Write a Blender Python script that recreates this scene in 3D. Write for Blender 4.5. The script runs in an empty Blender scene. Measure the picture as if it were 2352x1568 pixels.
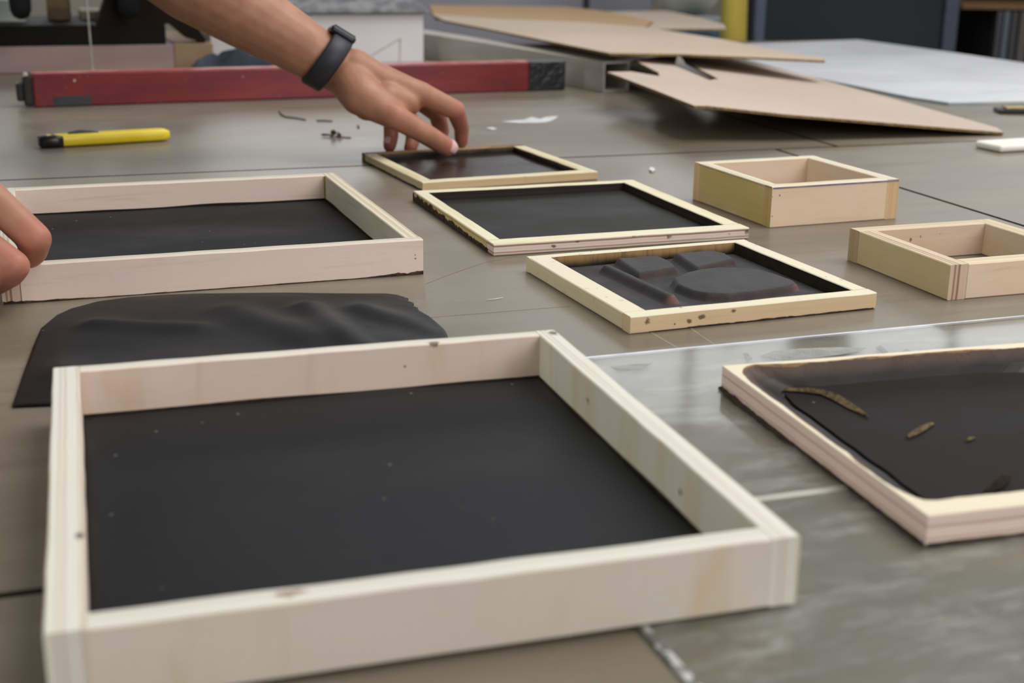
import bpy, bmesh, math, random
from mathutils import Vector, Matrix, noise, geometry

random.seed(7)
SC = bpy.context.scene
COL = SC.collection
R = math.radians

# ------------------------------------------------------------------ camera
# table top is z = 0, metres; the camera looks along +Y, 27 cm above the table
pit, rol = R(16.919), R(0.8006)
fwd = Vector((0, math.cos(pit), -math.sin(pit)))
upv = Vector((0, math.sin(pit), math.cos(pit)))
right = Vector((1, 0, 0)) * math.cos(rol) + upv * math.sin(rol)
up2 = Vector((-1, 0, 0)) * math.sin(rol) + upv * math.cos(rol)
cam_data = bpy.data.cameras.new('camera')
cam = bpy.data.objects.new('camera', cam_data)
COL.objects.link(cam)
M = Matrix.Identity(4)
for i in range(3):
    M[i][0], M[i][1], M[i][2] = right[i], up2[i], -fwd[i]
M[2][3] = 0.27
cam.matrix_world = M
cam_data.sensor_fit = 'HORIZONTAL'
cam_data.sensor_width = 22.3
cam_data.lens = 22.3 * 3104.1 / 2352.0
cam_data.clip_start = 0.02
cam_data.dof.use_dof = True
cam_data.dof.focus_distance = 1.10
cam_data.dof.aperture_fstop = 5.0
SC.camera = cam

# ------------------------------------------------------------------ light
SC.view_settings.view_transform = 'Standard'
SC.view_settings.look = 'None'
SC.view_settings.exposure = 0.12
SC.view_settings.gamma = 1.0
SC.view_settings.use_curve_mapping = False
world = bpy.data.worlds.new('world')
SC.world = world
world.use_nodes = True
bg = world.node_tree.nodes['Background']
bg.inputs[0].default_value = (0.93, 0.96, 1.0, 1)
bg.inputs[1].default_value = 0.30

def area(name, loc, target, sx, sy, power, col):
    ld = bpy.data.lights.new(name, 'AREA')
    ld.shape = 'RECTANGLE'
    ld.size, ld.size_y = sx, sy
    ld.energy = power
    ld.color = col
    o = bpy.data.objects.new(name, ld)
    COL.objects.link(o)
    o.location = loc
    d = Vector(target) - Vector(loc)
    o.rotation_euler = d.to_track_quat('-Z', 'Y').to_euler()
    return o
area('ceiling_light_panel', (1.3, 1.6, 2.5), (0.2, 1.1, 0), 2.6, 2.0, 78, (1.0, 1.0, 0.97))
area('window_light', (3.0, -2.6, 1.6), (0.2, 1.2, 0), 2.6, 1.8, 78, (1.0, 0.95, 0.92))  # unseen area light added on the camera side to brighten front faces
area('window_light_left', (-3.4, -1.2, 1.7), (0.3, 1.1, 0), 2.2, 1.6, 40, (0.97, 1.0, 0.95))  # unseen area light added to lift the faces turned left

# ------------------------------------------------------------------ helpers
def lin(c):
    return tuple(((v / 255) / 12.92 if v <= 10.31 else ((v / 255 + 0.055) / 1.055) ** 2.4) for v in c) + (1.0,)

class NT:
    """small wrapper round a material's node tree"""
    def __init__(self, name, rough=0.6, spec=0.4):
        self.m = bpy.data.materials.new(name)
        self.m.use_nodes = True
        self.t = self.m.node_tree
        self.p = self.t.nodes['Principled BSDF']
        self.p.inputs['Roughness'].default_value = rough
        self.p.inputs['Specular IOR Level'].default_value = spec
        self.tc = self.t.nodes.new('ShaderNodeTexCoord')
    def link(self, a, b):
        self.t.links.new(a, b)
    def put(self, sock, v):
        if hasattr(v, 'is_output'):
            self.link(v, sock)
        else:
            sock.default_value = v
    def obj(self):
        return self.tc.outputs['Object']
    def mapped(self, scale, loc=(0, 0, 0), rot=(0, 0, 0), src=None):
        n = self.t.nodes.new('ShaderNodeMapping')
        self.link(src or self.obj(), n.inputs[0])
        n.inputs['Scale'].default_value = scale
        n.inputs['Location'].default_value = loc
        n.inputs['Rotation'].default_value = rot
        return n.outputs[0]
    def noise(self, vec, scale=1.0, detail=3.0, rough=0.5, dist=0.0):
        n = self.t.nodes.new('ShaderNodeTexNoise')
        self.link(vec, n.inputs['Vector'])
        n.inputs['Scale'].default_value = scale
        n.inputs['Detail'].default_value = detail
        n.inputs['Roughness'].default_value = rough
        n.inputs['Distortion'].default_value = dist
        return n.outputs['Fac']
    def voro(self, vec, scale):
        n = self.t.nodes.new('ShaderNodeTexVoronoi')
        self.link(vec, n.inputs['Vector'])
        n.inputs['Scale'].default_value = scale
        return n.outputs['Distance']
    def math(self, op, a, b=0.0, c=0.0):
        n = self.t.nodes.new('ShaderNodeMath')
        n.operation = op
        self.put(n.inputs[0], a); self.put(n.inputs[1], b); self.put(n.inputs[2], c)
        return n.outputs[0]
    def step(self, v, lo, hi, a=0.0, b=1.0):
        n = self.t.nodes.new('ShaderNodeMapRange')
        n.interpolation_type = 'SMOOTHSTEP'
        self.put(n.inputs['Value'], v)
        n.inputs['From Min'].default_value = lo
        n.inputs['From Max'].default_value = hi
        n.inputs['To Min'].default_value = a
        n.inputs['To Max'].default_value = b
        return n.outputs['Result']
    def mix(self, fac, a, b):
        n = self.t.nodes.new('ShaderNodeMix')
        n.data_type = 'RGBA'
        self.put(n.inputs[0], fac)
        self.put(n.inputs[6], a)
        self.put(n.inputs[7], b)
        return n.outputs[2]
    def sep(self, v):
        n = self.t.nodes.new('ShaderNodeSeparateXYZ')
        self.link(v, n.inputs[0])
        return n.outputs
    def vlen(self, pt, scale=(1, 1, 1), warp=None):
        n = self.t.nodes.new('ShaderNodeVectorMath'); n.operation = 'SUBTRACT'
        self.link(self.obj(), n.inputs[0]); n.inputs[1].default_value = pt
        s = self.t.nodes.new('ShaderNodeVectorMath'); s.operation = 'MULTIPLY'
        self.link(n.outputs[0], s.inputs[0]); s.inputs[1].default_value = scale
        k = self.t.nodes.new('ShaderNodeVectorMath'); k.operation = 'LENGTH'
        self.link(s.outputs[0], k.inputs[0])
        return k.outputs['Value']
    def attr(self, name):
        n = self.t.nodes.new('ShaderNodeAttribute')
        n.attribute_name = name
        return n.outputs['Fac']
    def color(self, v):
        self.put(self.p.inputs['Base Color'], v)
        return self
    def rough(self, v):
        self.put(self.p.inputs['Roughness'], v)
        return self
    def bump(self, h, strength=0.2, dist=0.001):
        n = self.t.nodes.new('ShaderNodeBump')
        n.inputs['Strength'].default_value = strength
        n.inputs['Distance'].default_value = dist
        self.link(h, n.inputs['Height'])
        self.link(n.outputs[0], self.p.inputs['Normal'])
        return self

def simple(name, c1, c2=None, rough=0.6, spec=0.4, scale=(40, 40, 40), lo=0.35, hi=0.65, bump=0.0, metal=0.0):
    k = NT(name, rough, spec)
    n = k.noise(k.mapped(scale), 1.0, 4)
    k.color(k.mix(k.step(n, lo, hi), lin(c1), lin(c2 or c1)))
    if bump:
        k.bump(n, bump, 0.0006)
    k.p.inputs['Metallic'].default_value = metal
    return k.m

def spots_on(k, col, spots, dark):
    """knots, nail holes and burn marks at fixed places on the wood"""
    if not spots:
        return col
    w = k.noise(k.mapped((260, 260, 260)), 1.0, 2)
    for (pt, rad, sc) in spots:
        d = k.vlen(pt, sc)
        d = k.math('ADD', d, k.math('MULTIPLY', k.math('SUBTRACT', w, 0.5), rad * 2.0))
        col = k.mix(k.step(d, rad * 0.35, rad * 1.0, 0.8, 0.0), col, dark)
    return col

def ply(name, layer='Y', face=((214, 190, 166), (190, 150, 112)), edge=((216, 206, 184), (176, 150, 124)),
        grain='along', period=0.0026, spots=(), dirt=0.0, seed=0.0, end=None, lay=0.8, flo=0.45, fhi=0.8, dark=(58, 38, 26)):
    """birch plywood: veneer on the two broad faces, glued layers on the edges"""
    k = NT(name, 0.62, 0.3)
    src = k.mapped((1, 1, 1), (seed, seed * 0.7, seed * 1.3))
    # veneer grain
    if grain == 'along':
        g = k.noise(k.mapped((9, 150, 150), src=src), 1.0, 4, 0.55, 0.4)
    else:
        g = k.noise(k.mapped((42, 22, 9), src=src), 1.0, 3, 0.5, 0.9)
    big = k.noise(k.mapped((14, 14, 30), src=src), 1.0, 2)
    fcol = k.mix(k.step(g, flo, fhi), lin(face[0]), lin(face[1]))
    fine = k.noise(k.mapped((60, 700, 700), src=src), 1.0, 2)
    fcol = k.mix(k.step(fine, 0.5, 0.85, 0, 0.25), fcol, lin(face[1]))
    fcol = k.mix(k.step(big, 0.4, 0.75, 0, 0.3), fcol, lin((222, 205, 196)))
    # layers
    sx = k.sep(k.obj())
    coord = sx['XYZ'.index(layer)]
    wob = k.noise(k.mapped((25, 25, 25), src=src), 1.0, 2)
    ph = k.math('ADD', k.math('MULTIPLY', coord, 1.0 / period), k.math('MULTIPLY', wob, 0.45))
    st = k.math('SINE', k.math('MULTIPLY', ph, 6.2832))
    ph2 = k.math('SINE', k.math('MULTIPLY', ph, 6.2832 * 0.37))
    st = k.math('ADD', k.math('MULTIPLY', st, 0.5), k.math('MULTIPLY', ph2, 0.5))
    streak = k.noise(k.mapped((30, 900, 900), src=src), 1.0, 2)
    ecol = k.mix(k.step(st, -0.2, 0.9, 0.0, lay), lin(edge[0]), lin(edge[1]))
    ecol = k.mix(k.step(streak, 0.55, 0.8, 0, 0.35), ecol, lin(edge[1]))
    if end:
        nx = k.math('ABSOLUTE', k.sep(k.tc.outputs['Normal'])[0])
        ecol = k.mix(k.step(nx, 0.4, 0.7), ecol, k.mix(k.step(st, -0.2, 0.9), lin(end[0]), lin(end[1])))
    nrm = k.sep(k.tc.outputs['Normal'])['XYZ'.index(layer)]
    isface = k.step(k.math('ABSOLUTE', nrm), 0.4, 0.7)
    col = k.mix(isface, ecol, fcol)
    if dirt:
        d = k.noise(k.mapped((70, 70, 70), src=src), 1.0, 5, 0.65)
        col = k.mix(k.step(d, 0.60, 0.74, 0, dirt), col, lin((104, 76, 50)))
    col = spots_on(k, col, spots, lin(dark))
    k.color(col)
    k.bump(k.math('ADD', k.math('MULTIPLY', fine, 0.5), k.math('MULTIPLY', st, 0.2)), 0.25, 0.0004)
    return k.m

def leather(name, c=(38, 38, 41), c2=(50, 49, 51), rough=0.52, dust=0.6, spec=0.28):
    k = NT(name, rough, spec)
    n = k.noise(k.mapped((7, 11, 7)), 1.0, 4, 0.6)
    col = k.mix(k.step(n, 0.35, 0.7), lin(c), lin(c2))
    v = k.voro(k.obj(), 75)
    sel = k.noise(k.mapped((31, 31, 31), (3, 1, 2)), 1.0, 1)
    sp = k.math('MULTIPLY', k.step(v, 0.05, 0.085, 1, 0), k.step(sel, 0.56, 0.62))
    col = k.mix(k.math('MULTIPLY', sp, dust), col, lin((150, 145, 138)))
    sm = k.noise(k.mapped((9, 30, 9), (5, 2, 0)), 1.0, 5, 0.7)
    col = k.mix(k.step(sm, 0.64, 0.8, 0, 0.22), col, lin((86, 74, 66)))
    k.color(col)
    f = k.noise(k.mapped((900, 900, 900)), 1.0, 2)
    k.bump(f, 0.12, 0.0004)
    k.rough(k.step(n, 0.3, 0.7, rough - 0.06, rough + 0.1))
    return k.m

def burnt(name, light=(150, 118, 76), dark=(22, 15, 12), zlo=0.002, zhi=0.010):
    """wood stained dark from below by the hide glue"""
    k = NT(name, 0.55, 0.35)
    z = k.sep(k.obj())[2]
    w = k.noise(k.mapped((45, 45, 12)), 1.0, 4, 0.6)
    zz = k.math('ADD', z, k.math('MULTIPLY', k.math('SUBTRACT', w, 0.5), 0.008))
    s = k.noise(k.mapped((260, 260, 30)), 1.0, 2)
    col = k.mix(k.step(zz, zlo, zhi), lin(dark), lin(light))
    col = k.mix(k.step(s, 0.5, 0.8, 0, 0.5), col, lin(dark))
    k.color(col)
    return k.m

# ---- objects
def add(name, verts, faces, mats, parent=None, loc=(0, 0, 0), rz=0.0, idx=None, smooth=False, tilt=(0, 0)):
    me = bpy.data.meshes.new(name)
    me.from_pydata([tuple(v) for v in verts], [], faces)
    me.update()
    o = bpy.data.objects.new(name, me)
    COL.objects.link(o)
    for m in (mats if isinstance(mats, (list, tuple)) else [mats]):
        me.materials.append(m)
    if idx:
        for p, i in zip(me.polygons, idx):
            p.material_index = i
    if smooth:
        for p in me.polygons:
            p.use_smooth = True
    if parent:
        o.parent = parent
    o.location = loc
    o.rotation_euler = (tilt[0], tilt[1], rz)
    return o

def from_bm(name, bm, mats, parent=None, loc=(0, 0, 0), rz=0.0, smooth=False, tilt=(0, 0)):
    bmesh.ops.recalc_face_normals(bm, faces=bm.faces[:])
    me = bpy.data.meshes.new(name)
    bm.to_mesh(me)
    bm.free()
    o = bpy.data.objects.new(name, me)
    COL.objects.link(o)
    for m in (mats if isinstance(mats, (list, tuple)) else [mats]):
        me.materials.append(m)
    if smooth:
        for p in me.polygons:
            p.use_smooth = True
    if parent:
        o.parent = parent
    o.location = loc
    o.rotation_euler = (tilt[0], tilt[1], rz)
    return o

def thing(name, label, cat, loc=(0, 0, 0), rz=0.0, group=None):
    o = bpy.data.objects.new(name, None)
    o.empty_display_size = 0.02
    COL.objects.link(o)
    o.location = loc
    o.rotation_euler = (0, 0, rz)
    return tag(o, label, cat, group)

def tag(o, label, cat, group=None):
    o['label'] = label
    o['category'] = cat
    if group:
        o['group'] = group
    return o

def struct(o):
    o['kind'] = 'structure'
    return o

def box(bm, x0, x1, y0, y1, z0, z1, bev=0.0, seg=2):
    r = bmesh.ops.create_cube(bm, size=1.0)
    vs = r['verts']
    for v in vs:
        v.co = Vector(((x0 + x1) / 2 + v.co.x * (x1 - x0), (y0 + y1) / 2 + v.co.y * (y1 - y0), (z0 + z1) / 2 + v.co.z * (z1 - z0)))
    if bev:
        es = set(e for v in vs for e in v.link_edges)
        bmesh.ops.bevel(bm, geom=list(es), offset=bev, segments=seg, affect='EDGES', profile=0.5)

def box_obj(name, b, mat, parent=None, loc=(0, 0, 0), rz=0.0, bev=0.001, tilt=(0, 0)):
    bm = bmesh.new()
    box(bm, *b, bev=bev)
    return from_bm(name, bm, mat, parent, loc, rz, tilt=tilt)

def prism(name, pts, z0, z1, mat, parent=None, loc=(0, 0, 0), rz=0.0, side=None):
    n = len(pts)
    vs = [(x, y, z0) for x, y in pts] + [(x, y, z1) for x, y in pts]
    fs = [tuple(range(n - 1, -1, -1)), tuple(range(n, 2 * n))] + [(i, (i + 1) % n, n + (i + 1) % n, n + i) for i in range(n)]
    return add(name, vs, fs, [mat] + ([side] if side else []), parent, loc, rz, idx=[0, 0] + [1 if side else 0] * n)

def slab3(name, pts, nrm, th, mat, side, parent=None):
    """flat sheet with its outline given in 3-D, th thick below the outline"""
    n = len(pts)
    d = Vector(nrm).normalized() * th
    vs = [Vector(p) for p in pts] + [Vector(p) - d for p in pts]
    bm = bmesh.new()
    b = [bm.verts.new(v) for v in vs]
    tri = geometry.tessellate_polygon([[Vector(q) for q in pts]])
    for (i, j, k) in tri:
        bm.faces.new((b[i], b[j], b[k])); bm.faces.new((b[n + i], b[n + k], b[n + j]))
    for i in range(n):
        f = bm.faces.new((b[i], b[n + i], b[n + (i + 1) % n], b[(i + 1) % n]))
        f.material_index = 1
    return from_bm(name, bm, [mat, side], parent)

def tube(bm, pts, rads, seg=10, closed_ends=True):
    rings = []
    n = len(pts)
    pts = [Vector(p) for p in pts]
    prev = None
    for i in range(n):
        t = (pts[min(i + 1, n - 1)] - pts[max(i - 1, 0)]).normalized()
        a = prev if prev is not None else (Vector((0, 0, 1)) if abs(t.z) < 0.9 else Vector((1, 0, 0)))
        x = (a - t * a.dot(t)).normalized()
        y = t.cross(x)
        prev = x
        r = rads[i] if isinstance(rads, (list, tuple)) else rads
        rings.append([bm.verts.new(pts[i] + (x * math.cos(k * 2 * math.pi / seg) + y * math.sin(k * 2 * math.pi / seg)) * r) for k in range(seg)])
    for i in range(n - 1):
        for k in range(seg):
            bm.faces.new((rings[i][k], rings[i][(k + 1) % seg], rings[i + 1][(k + 1) % seg], rings[i + 1][k]))
    if closed_ends:
        bm.faces.new(rings[0][::-1]); bm.faces.new(rings[-1])

def tube_obj(name, pts, rads, mat, parent=None, seg=10, smooth=True):
    bm = bmesh.new()
    tube(bm, pts, rads, seg)
    return from_bm(name, bm, mat, parent, smooth=smooth)

def rail(name, parent, L, t, h, x, y, rz, mats, inner=1, seg=30, jit=0.00035, z0=0.0, seed=0):
    """one wooden strip: length along local x, thickness along y, height along z, slightly uneven;
    inner = +1 / -1 says which side (+y / -y) gets the second material"""
    b = 0.0007
    prof = [(-t/2 + b, 0), (t/2 - b, 0), (t/2, b), (t/2, h - b), (t/2 - b, h), (-t/2 + b, h), (-t/2, h - b), (-t/2, b)]
    vs, fs, idx = [], [], []
    for i in range(seg + 1):
        xx = -L/2 + L * i / seg
        for j, (yy, zz) in enumerate(prof):
            dv = noise.noise_vector(Vector((xx * 35 + seed * 3.1, yy * 60 + seed, zz * 60 + 4.0)))
            k = 0.0 if i in (0, seg) else jit
            vs.append((xx, yy + dv.y * k, zz + (dv.z * k if zz > h * 0.5 else 0)))
    n = len(prof)
    for i in range(seg):
        for j in range(n):
            a, c = i * n + j, i * n + (j + 1) % n
            fs.append((a, a + n, c + n, c))
            isin = (j == 2 and inner > 0) or (j == 6 and inner < 0)
            idx.append(1 if (isin and len(mats) > 1) else 0)
    fs.append(tuple(range(n))); idx.append(0)
    fs.append(tuple(range(seg * n + n - 1, seg * n - 1, -1))); idx.append(0)
    o = add(name, vs, fs, mats, parent, (x, y, z0), rz, idx)
    bm = bmesh.new(); bm.from_mesh(o.data); bmesh.ops.recalc_face_normals(bm, faces=bm.faces[:]); bm.to_mesh(o.data); bm.free()
    return o

def frame_rails(root, w, d, h, t, corners, mats, seed=0, jit=0.00035, special=None):
    """four strips; t = (left, right, front, back); corners = which strip runs through at (FL, FR, BR, BL)"""
    tl, tr, tf, tb = t
    fl, fr, br, bl = corners
    out = {}
    def m(side):
        return (special or {}).get(side, mats)
    x0 = -w/2 + (0 if fl == 'F' else tl); x1 = w/2 - (0 if fr == 'F' else tr)
    out['F'] = rail('rail', root, x1 - x0 - 0.0002, tf, h, (x0 + x1) / 2, -d/2 + tf/2, 0, m('F'), 1, seed=seed + 1, jit=jit)
    x0 = -w/2 + (0 if bl == 'B' else tl); x1 = w/2 - (0 if br == 'B' else tr)
    out['B'] = rail('rail', root, x1 - x0 - 0.0002, tb, h, (x0 + x1) / 2, d/2 - tb/2, 0, m('B'), -1, seed=seed + 2, jit=jit)
    y0 = -d/2 + (0 if fl == 'L' else tf); y1 = d/2 - (0 if bl == 'L' else tb)
    out['L'] = rail('rail', root, y1 - y0 - 0.0002, tl, h, -w/2 + tl/2, (y0 + y1) / 2, math.pi / 2, m('L'), -1, seed=seed + 3, jit=jit)
    y0 = -d/2 + (0 if fr == 'R' else tf); y1 = d/2 - (0 if br == 'R' else tb)
    out['R'] = rail('rail', root, y1 - y0 - 0.0002, tr, h, w/2 - tr/2, (y0 + y1) / 2, math.pi / 2, m('R'), 1, seed=seed + 4, jit=jit)
    return out

def sheet_grid(name, root, x0, x1, y0, y1, zf, mat, nx=40, ny=40, th=0.0018, edge_up=0.0):
    """thin leather sheet with real thickness and a slight sag"""
    vs, fs = [], []
    for j in range(ny + 1):
        for i in range(nx + 1):
            x = x0 + (x1 - x0) * i / nx; y = y0 + (y1 - y0) * j / ny
            z = zf(x, y)
            if edge_up:
                e = min(x - x0, x1 - x, y - y0, y1 - y)
                z += edge_up * max(0, 1 - e / 0.012) ** 2
            vs.append((x, y, z))
    for j in range(ny):
        for i in range(nx):
            a = j * (nx + 1) + i
            fs.append((a, a + 1, a + nx + 2, a + nx + 1))
    o = add(name, vs, fs, mat, root, smooth=True)
    m = o.modifiers.new('thickness', 'SOLIDIFY')
    m.thickness = th
    m.offset = -1
    return o

# ------------------------------------------------------------------ materials
def table_mat():
    k = NT('sealed_hardboard', 0.42, 0.5)
    rot = (0, 0, 0)
    a = k.noise(k.mapped((2.2, 4.5, 3)), 1.0, 5, 0.6)
    b = k.noise(k.mapped((9, 60, 9)), 1.0, 4, 0.6)
    c = k.noise(k.mapped((260, 260, 260)), 1.0, 4, 0.7)
    d = k.noise(k.mapped((14, 22, 14), (4, 2, 1)), 1.0, 5, 0.7)
    col = k.mix(k.step(a, 0.3, 0.7), lin((108, 99, 84)), lin((132, 124, 110)))
    col = k.mix(k.step(b, 0.45, 0.75, 0, 0.35), col, lin((94, 82, 66)))
    col = k.mix(k.step(d, 0.58, 0.75, 0, 0.35), col, lin((128, 121, 106)))
    col = k.mix(k.step(c, 0.5, 0.75, 0, 0.4), col, lin((92, 80, 64)))
    k.color(col)
    k.rough(k.step(a, 0.3, 0.7, 0.30, 0.40))
    k.bump(k.math('ADD', k.math('MULTIPLY', c, 0.3), b), 0.12, 0.0006)
    return k.m
M_TABLE = table_mat()
M_GAP = simple('dark_joint', (28, 23, 17), (44, 37, 28), 0.9, 0.1)
M_STEEL_DK = simple('painted_steel_dark', (33, 37, 43), (38, 42, 48), 0.6, 0.25, (3, 3, 3))
M_STEEL_BL = simple('painted_steel_blue_grey', (74, 84, 102), (82, 92, 110), 0.5, 0.4, (3, 3, 3))
M_LEATHER = leather('black_leather', (22, 23, 26), (30, 31, 34), 0.5, 0.45, 0.16)
M_LEATHER2 = leather('black_leather_dusty', (19, 19, 21), (27, 27, 28), 0.55, 0.9, 0.2)
M_LEATHER3 = leather('black_leather_brownish', (28, 27, 26), (38, 36, 34), 0.55, 0.5, 0.22)
M_LEATHER4 = leather('black_leather_glossy', (32, 26, 25), (42, 35, 33), 0.30, 0.3, 0.5)
M_RESIDUE = simple('dark_glue_residue', (34, 24, 20), (70, 50, 38), 0.7, 0.3, (160, 160, 160), bump=0.4)

# ------------------------------------------------------------------ room shell
M_FLOOR = simple('concrete_floor', (96, 94, 90), (116, 113, 108), 0.6, 0.4, (4, 4, 4))
M_WALL = simple('painted_wall', (170, 164, 150), (180, 174, 160), 0.8, 0.2, (1.5, 1.5, 1.5))
struct(box_obj('floor', (-5, 6, -4, 8, -1.0, -0.9), M_FLOOR, bev=0))
struct(box_obj('wall_back', (-5, 6, 7.5, 7.7, -0.9, 2.6), M_WALL, bev=0))
struct(box_obj('wall_left', (-5.2, -5, -4, 7.5, -0.9, 2.6), M_WALL, bev=0))

# daylight windows high in the back wall, above the picture; the table top mirrors them at a low angle
M_PANE = bpy.data.materials.new('daylit_pane'); M_PANE.use_nodes = True
nt_ = M_PANE.node_tree; em_ = nt_.nodes.new('ShaderNodeEmission'); em_.inputs[0].default_value = (0.97, 0.98, 1.0, 1); em_.inputs[1].default_value = 2.0
nt_.links.new(em_.outputs[0], nt_.nodes['Material Output'].inputs[0])
M_SASH = simple('window_sash', (120, 122, 124), (130, 132, 134), 0.5)
for w_i in range(5):
    wx = -4.4 + 2.1 * w_i
    bm = bmesh.new()
    for a_ in (wx, wx + 0.60, wx + 1.20, wx + 1.80):
        box(bm, a_, a_ + 0.05, 7.44, 7.50, 0.62, 2.52)
    for z_ in (0.62, 1.55, 2.48):
        box(bm, wx, wx + 1.85, 7.445, 7.50, z_, z_ + 0.05)
    wo = struct(from_bm('window_%d' % (w_i + 1), bm, M_SASH))
    for a_ in range(3):
        for z_ in (0.67, 1.60):
            box_obj('pane', (wx + 0.05 + 0.6 * a_, wx + 0.60 + 0.6 * a_, 7.47, 7.48, z_, z_ + 0.88), M_PANE, wo, bev=0)

# ------------------------------------------------------------------ the work table
TY = R(18.5)
table = thing('work_table', 'large worn grey-brown work table carrying all the wooden frames', 'table', (0, 0, 0), TY)
bm = bmesh.new(); box(bm, -0.198, 2.068, 0.152, 3.238, -0.045, -0.0185); from_bm('base_panel', bm, M_GAP, table)
def board(u0, u1, v0, v1, z=0.0, seed=0):
    g = 0.0017
    bm = bmesh.new()
    box(bm, u0 + g, u1 - g, v0 + g, v1 - g, -0.018, z, bev=0.0011, seg=1)
    for f in bm.faces:
        f.normal_update()
        f.material_index = 0 if f.normal.z > 0.95 else 1
    return from_bm('tabletop_board', bm, [M_TABLE, M_GAP], table)
board(-0.20, 0.886, 0.15, 0.552)
board(0.886, 2.07, 0.15, 0.552)
board(-0.20, 0.886, 0.552, 1.571)
board(0.886, 2.07, 0.552, 1.571)
board(-0.20, 0.98, 1.571, 3.24)
board(0.98, 2.07, 1.571, 3.24)
for (u, v) in ((-0.13, 0.22), (1.98, 0.22), (-0.13, 3.15), (1.98, 3.15), (0.93, 0.22), (0.93, 3.15)):
    box_obj('leg', (u - 0.035, u + 0.035, v - 0.035, v + 0.035, -0.9, -0.045), M_STEEL_BL, table, bev=0.003)
for (b) in ((-0.13, 1.98, 0.20, 0.24), (-0.13, 1.98, 3.13, 3.17)):
    box_obj('apron', (b[0], b[1], b[2], b[3], -0.12, -0.046), M_STEEL_BL, table, bev=0.002)

glint_strip = box_obj('joint_filler', (0.24, 0.50, 0.5488, 0.5552, -0.006, 0.0001), simple('pale_filler', (212, 208, 196), (224, 220, 210), 0.6), table, bev=0.0002)  # pale strip imitates light glinting along this stretch of the joint
glint_strip['label'] = 'pale filled stretch of the joint'
# ------------------------------------------------------------------ acrylic sheet
def acrylic_mat():
    k = NT('clear_acrylic', 0.05, 0.5)
    t = k.t
    tr = t.nodes.new('ShaderNodeBsdfTransparent'); tr.inputs[0].default_value = (0.93, 0.94, 0.93, 1)
    gl = t.nodes.new('ShaderNodeBsdfGlossy'); gl.inputs['Roughness'].default_value = 0.10
    df = t.nodes.new('ShaderNodeBsdfDiffuse'); df.inputs[0].default_value = lin((190, 190, 184))
    fr = t.nodes.new('ShaderNodeFresnel'); fr.inputs[0].default_value = 1.49
    a = k.noise(k.mapped((13, 40, 13)), 1.0, 7, 0.72)
    b = k.noise(k.mapped((22, 30, 22), (2, 7, 1)), 1.0, 6, 0.75)
    ws = k.noise(k.mapped((6, 9, 6), (1, 3, 2)), 1.0, 2)
    bp = t.nodes.new('ShaderNodeBump'); bp.inputs['Strength'].default_value = 0.10; bp.inputs['Distance'].default_value = 0.004
    k.link(ws, bp.inputs['Height']); k.link(bp.outputs[0], gl.inputs['Normal'])
    haze = k.math('ADD', k.step(a, 0.46, 0.74, 0.03, 0.36), k.step(b, 0.56, 0.76, 0.0, 0.26))
    ge = t.nodes.new('ShaderNodeNewGeometry')
    fac = k.math('MULTIPLY', fr.outputs[0], k.math('SUBTRACT', 1.0, ge.outputs['Backfacing']))
    m1 = t.nodes.new('ShaderNodeMixShader'); m2 = t.nodes.new('ShaderNodeMixShader')
    k.link(haze, m1.inputs[0]); k.link(tr.outputs[0], m1.inputs[1]); k.link(df.outputs[0], m1.inputs[2])
    k.link(fac, m2.inputs[0]); k.link(m1.outputs[0], m2.inputs[1]); k.link(gl.outputs[0], m2.inputs[2])
    k.link(m2.outputs[0], t.nodes['Material Output'].inputs[0])
    return k.m
M_ACRYL = acrylic_mat()
M_ACRYL_EDGE = simple('acrylic_edge', (200, 200, 212), (222, 222, 228), 0.4, 0.5, (30, 30, 30))
ACY = R(19.6)
acr = thing('acrylic_sheet', 'clear smudged acrylic sheet lying flat under the two nearest frames', 'plastic sheet', (0, 0, 0), ACY)
# in the sheet's own axes
AU0, AU1, AV0, AV1 = 0.2175, 1.1500, 0.2300, 0.7813
box_obj('clear_panel', (AU0, AU1, AV0, AV1, 0.0002, 0.0019), M_ACRYL, acr, bev=0)
ed = box_obj('sawn_edge', (AU0, AU1, AV1, AV1 + 0.0022, 0.0002, 0.0020), M_ACRYL_EDGE, acr, bev=0.0003)
ed['label'] = 'pale frosted edge'
box_obj('sawn_edge', (AU0 - 0.0040, AU0, AV0, AV1, 0.0002, 0.0020), simple('chipped_edge', (92, 92, 88), (190, 190, 186), 0.5, 0.4, (170, 170, 170), 0.42, 0.6), acr, bev=0.0003)
def pale_patch(pts):  # thin pale semi-opaque patch on top of the acrylic
    c, s_ = math.cos(-ACY), math.sin(-ACY)
    o = prism('dried_smear', [(x * c - y * s_, x * s_ + y * c) for x, y, z in pts], 0.0019, 0.0020, M_PATCH, acr)
M_PATCH = simple('dried_smear', (172, 172, 168), (190, 190, 186), 0.7, 0.3, (90, 90, 90))
kk = M_PATCH.node_tree
tr_ = kk.nodes.new('ShaderNodeBsdfTransparent'); mx_ = kk.nodes.new('ShaderNodeMixShader'); nz_ = kk.nodes.new('ShaderNodeTexNoise')
nz_.inputs['Scale'].default_value = 60; nz_.inputs['Detail'].default_value = 5
kk.links.new(nz_.outputs['Fac'], mx_.inputs[0]); kk.links.new(tr_.outputs[0], mx_.inputs[1]); kk.links.new(kk.nodes['Principled BSDF'].outputs[0], mx_.inputs[2])
kk.links.new(mx_.outputs[0], kk.nodes['Material Output'].inputs[0])
pale_patch([(0.1645, 0.8555, 0.0019), (0.1753, 0.8677, 0.0019), (0.1957, 0.8746, 0.0019), (0.2232, 0.8789, 0.0019), (0.2407, 0.8777, 0.0019), (0.2320, 0.8683, 0.0019), (0.2160, 0.8598, 0.0019), (0.2001, 0.8533, 0.0019), (0.1787, 0.8467, 0.0019)])
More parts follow.
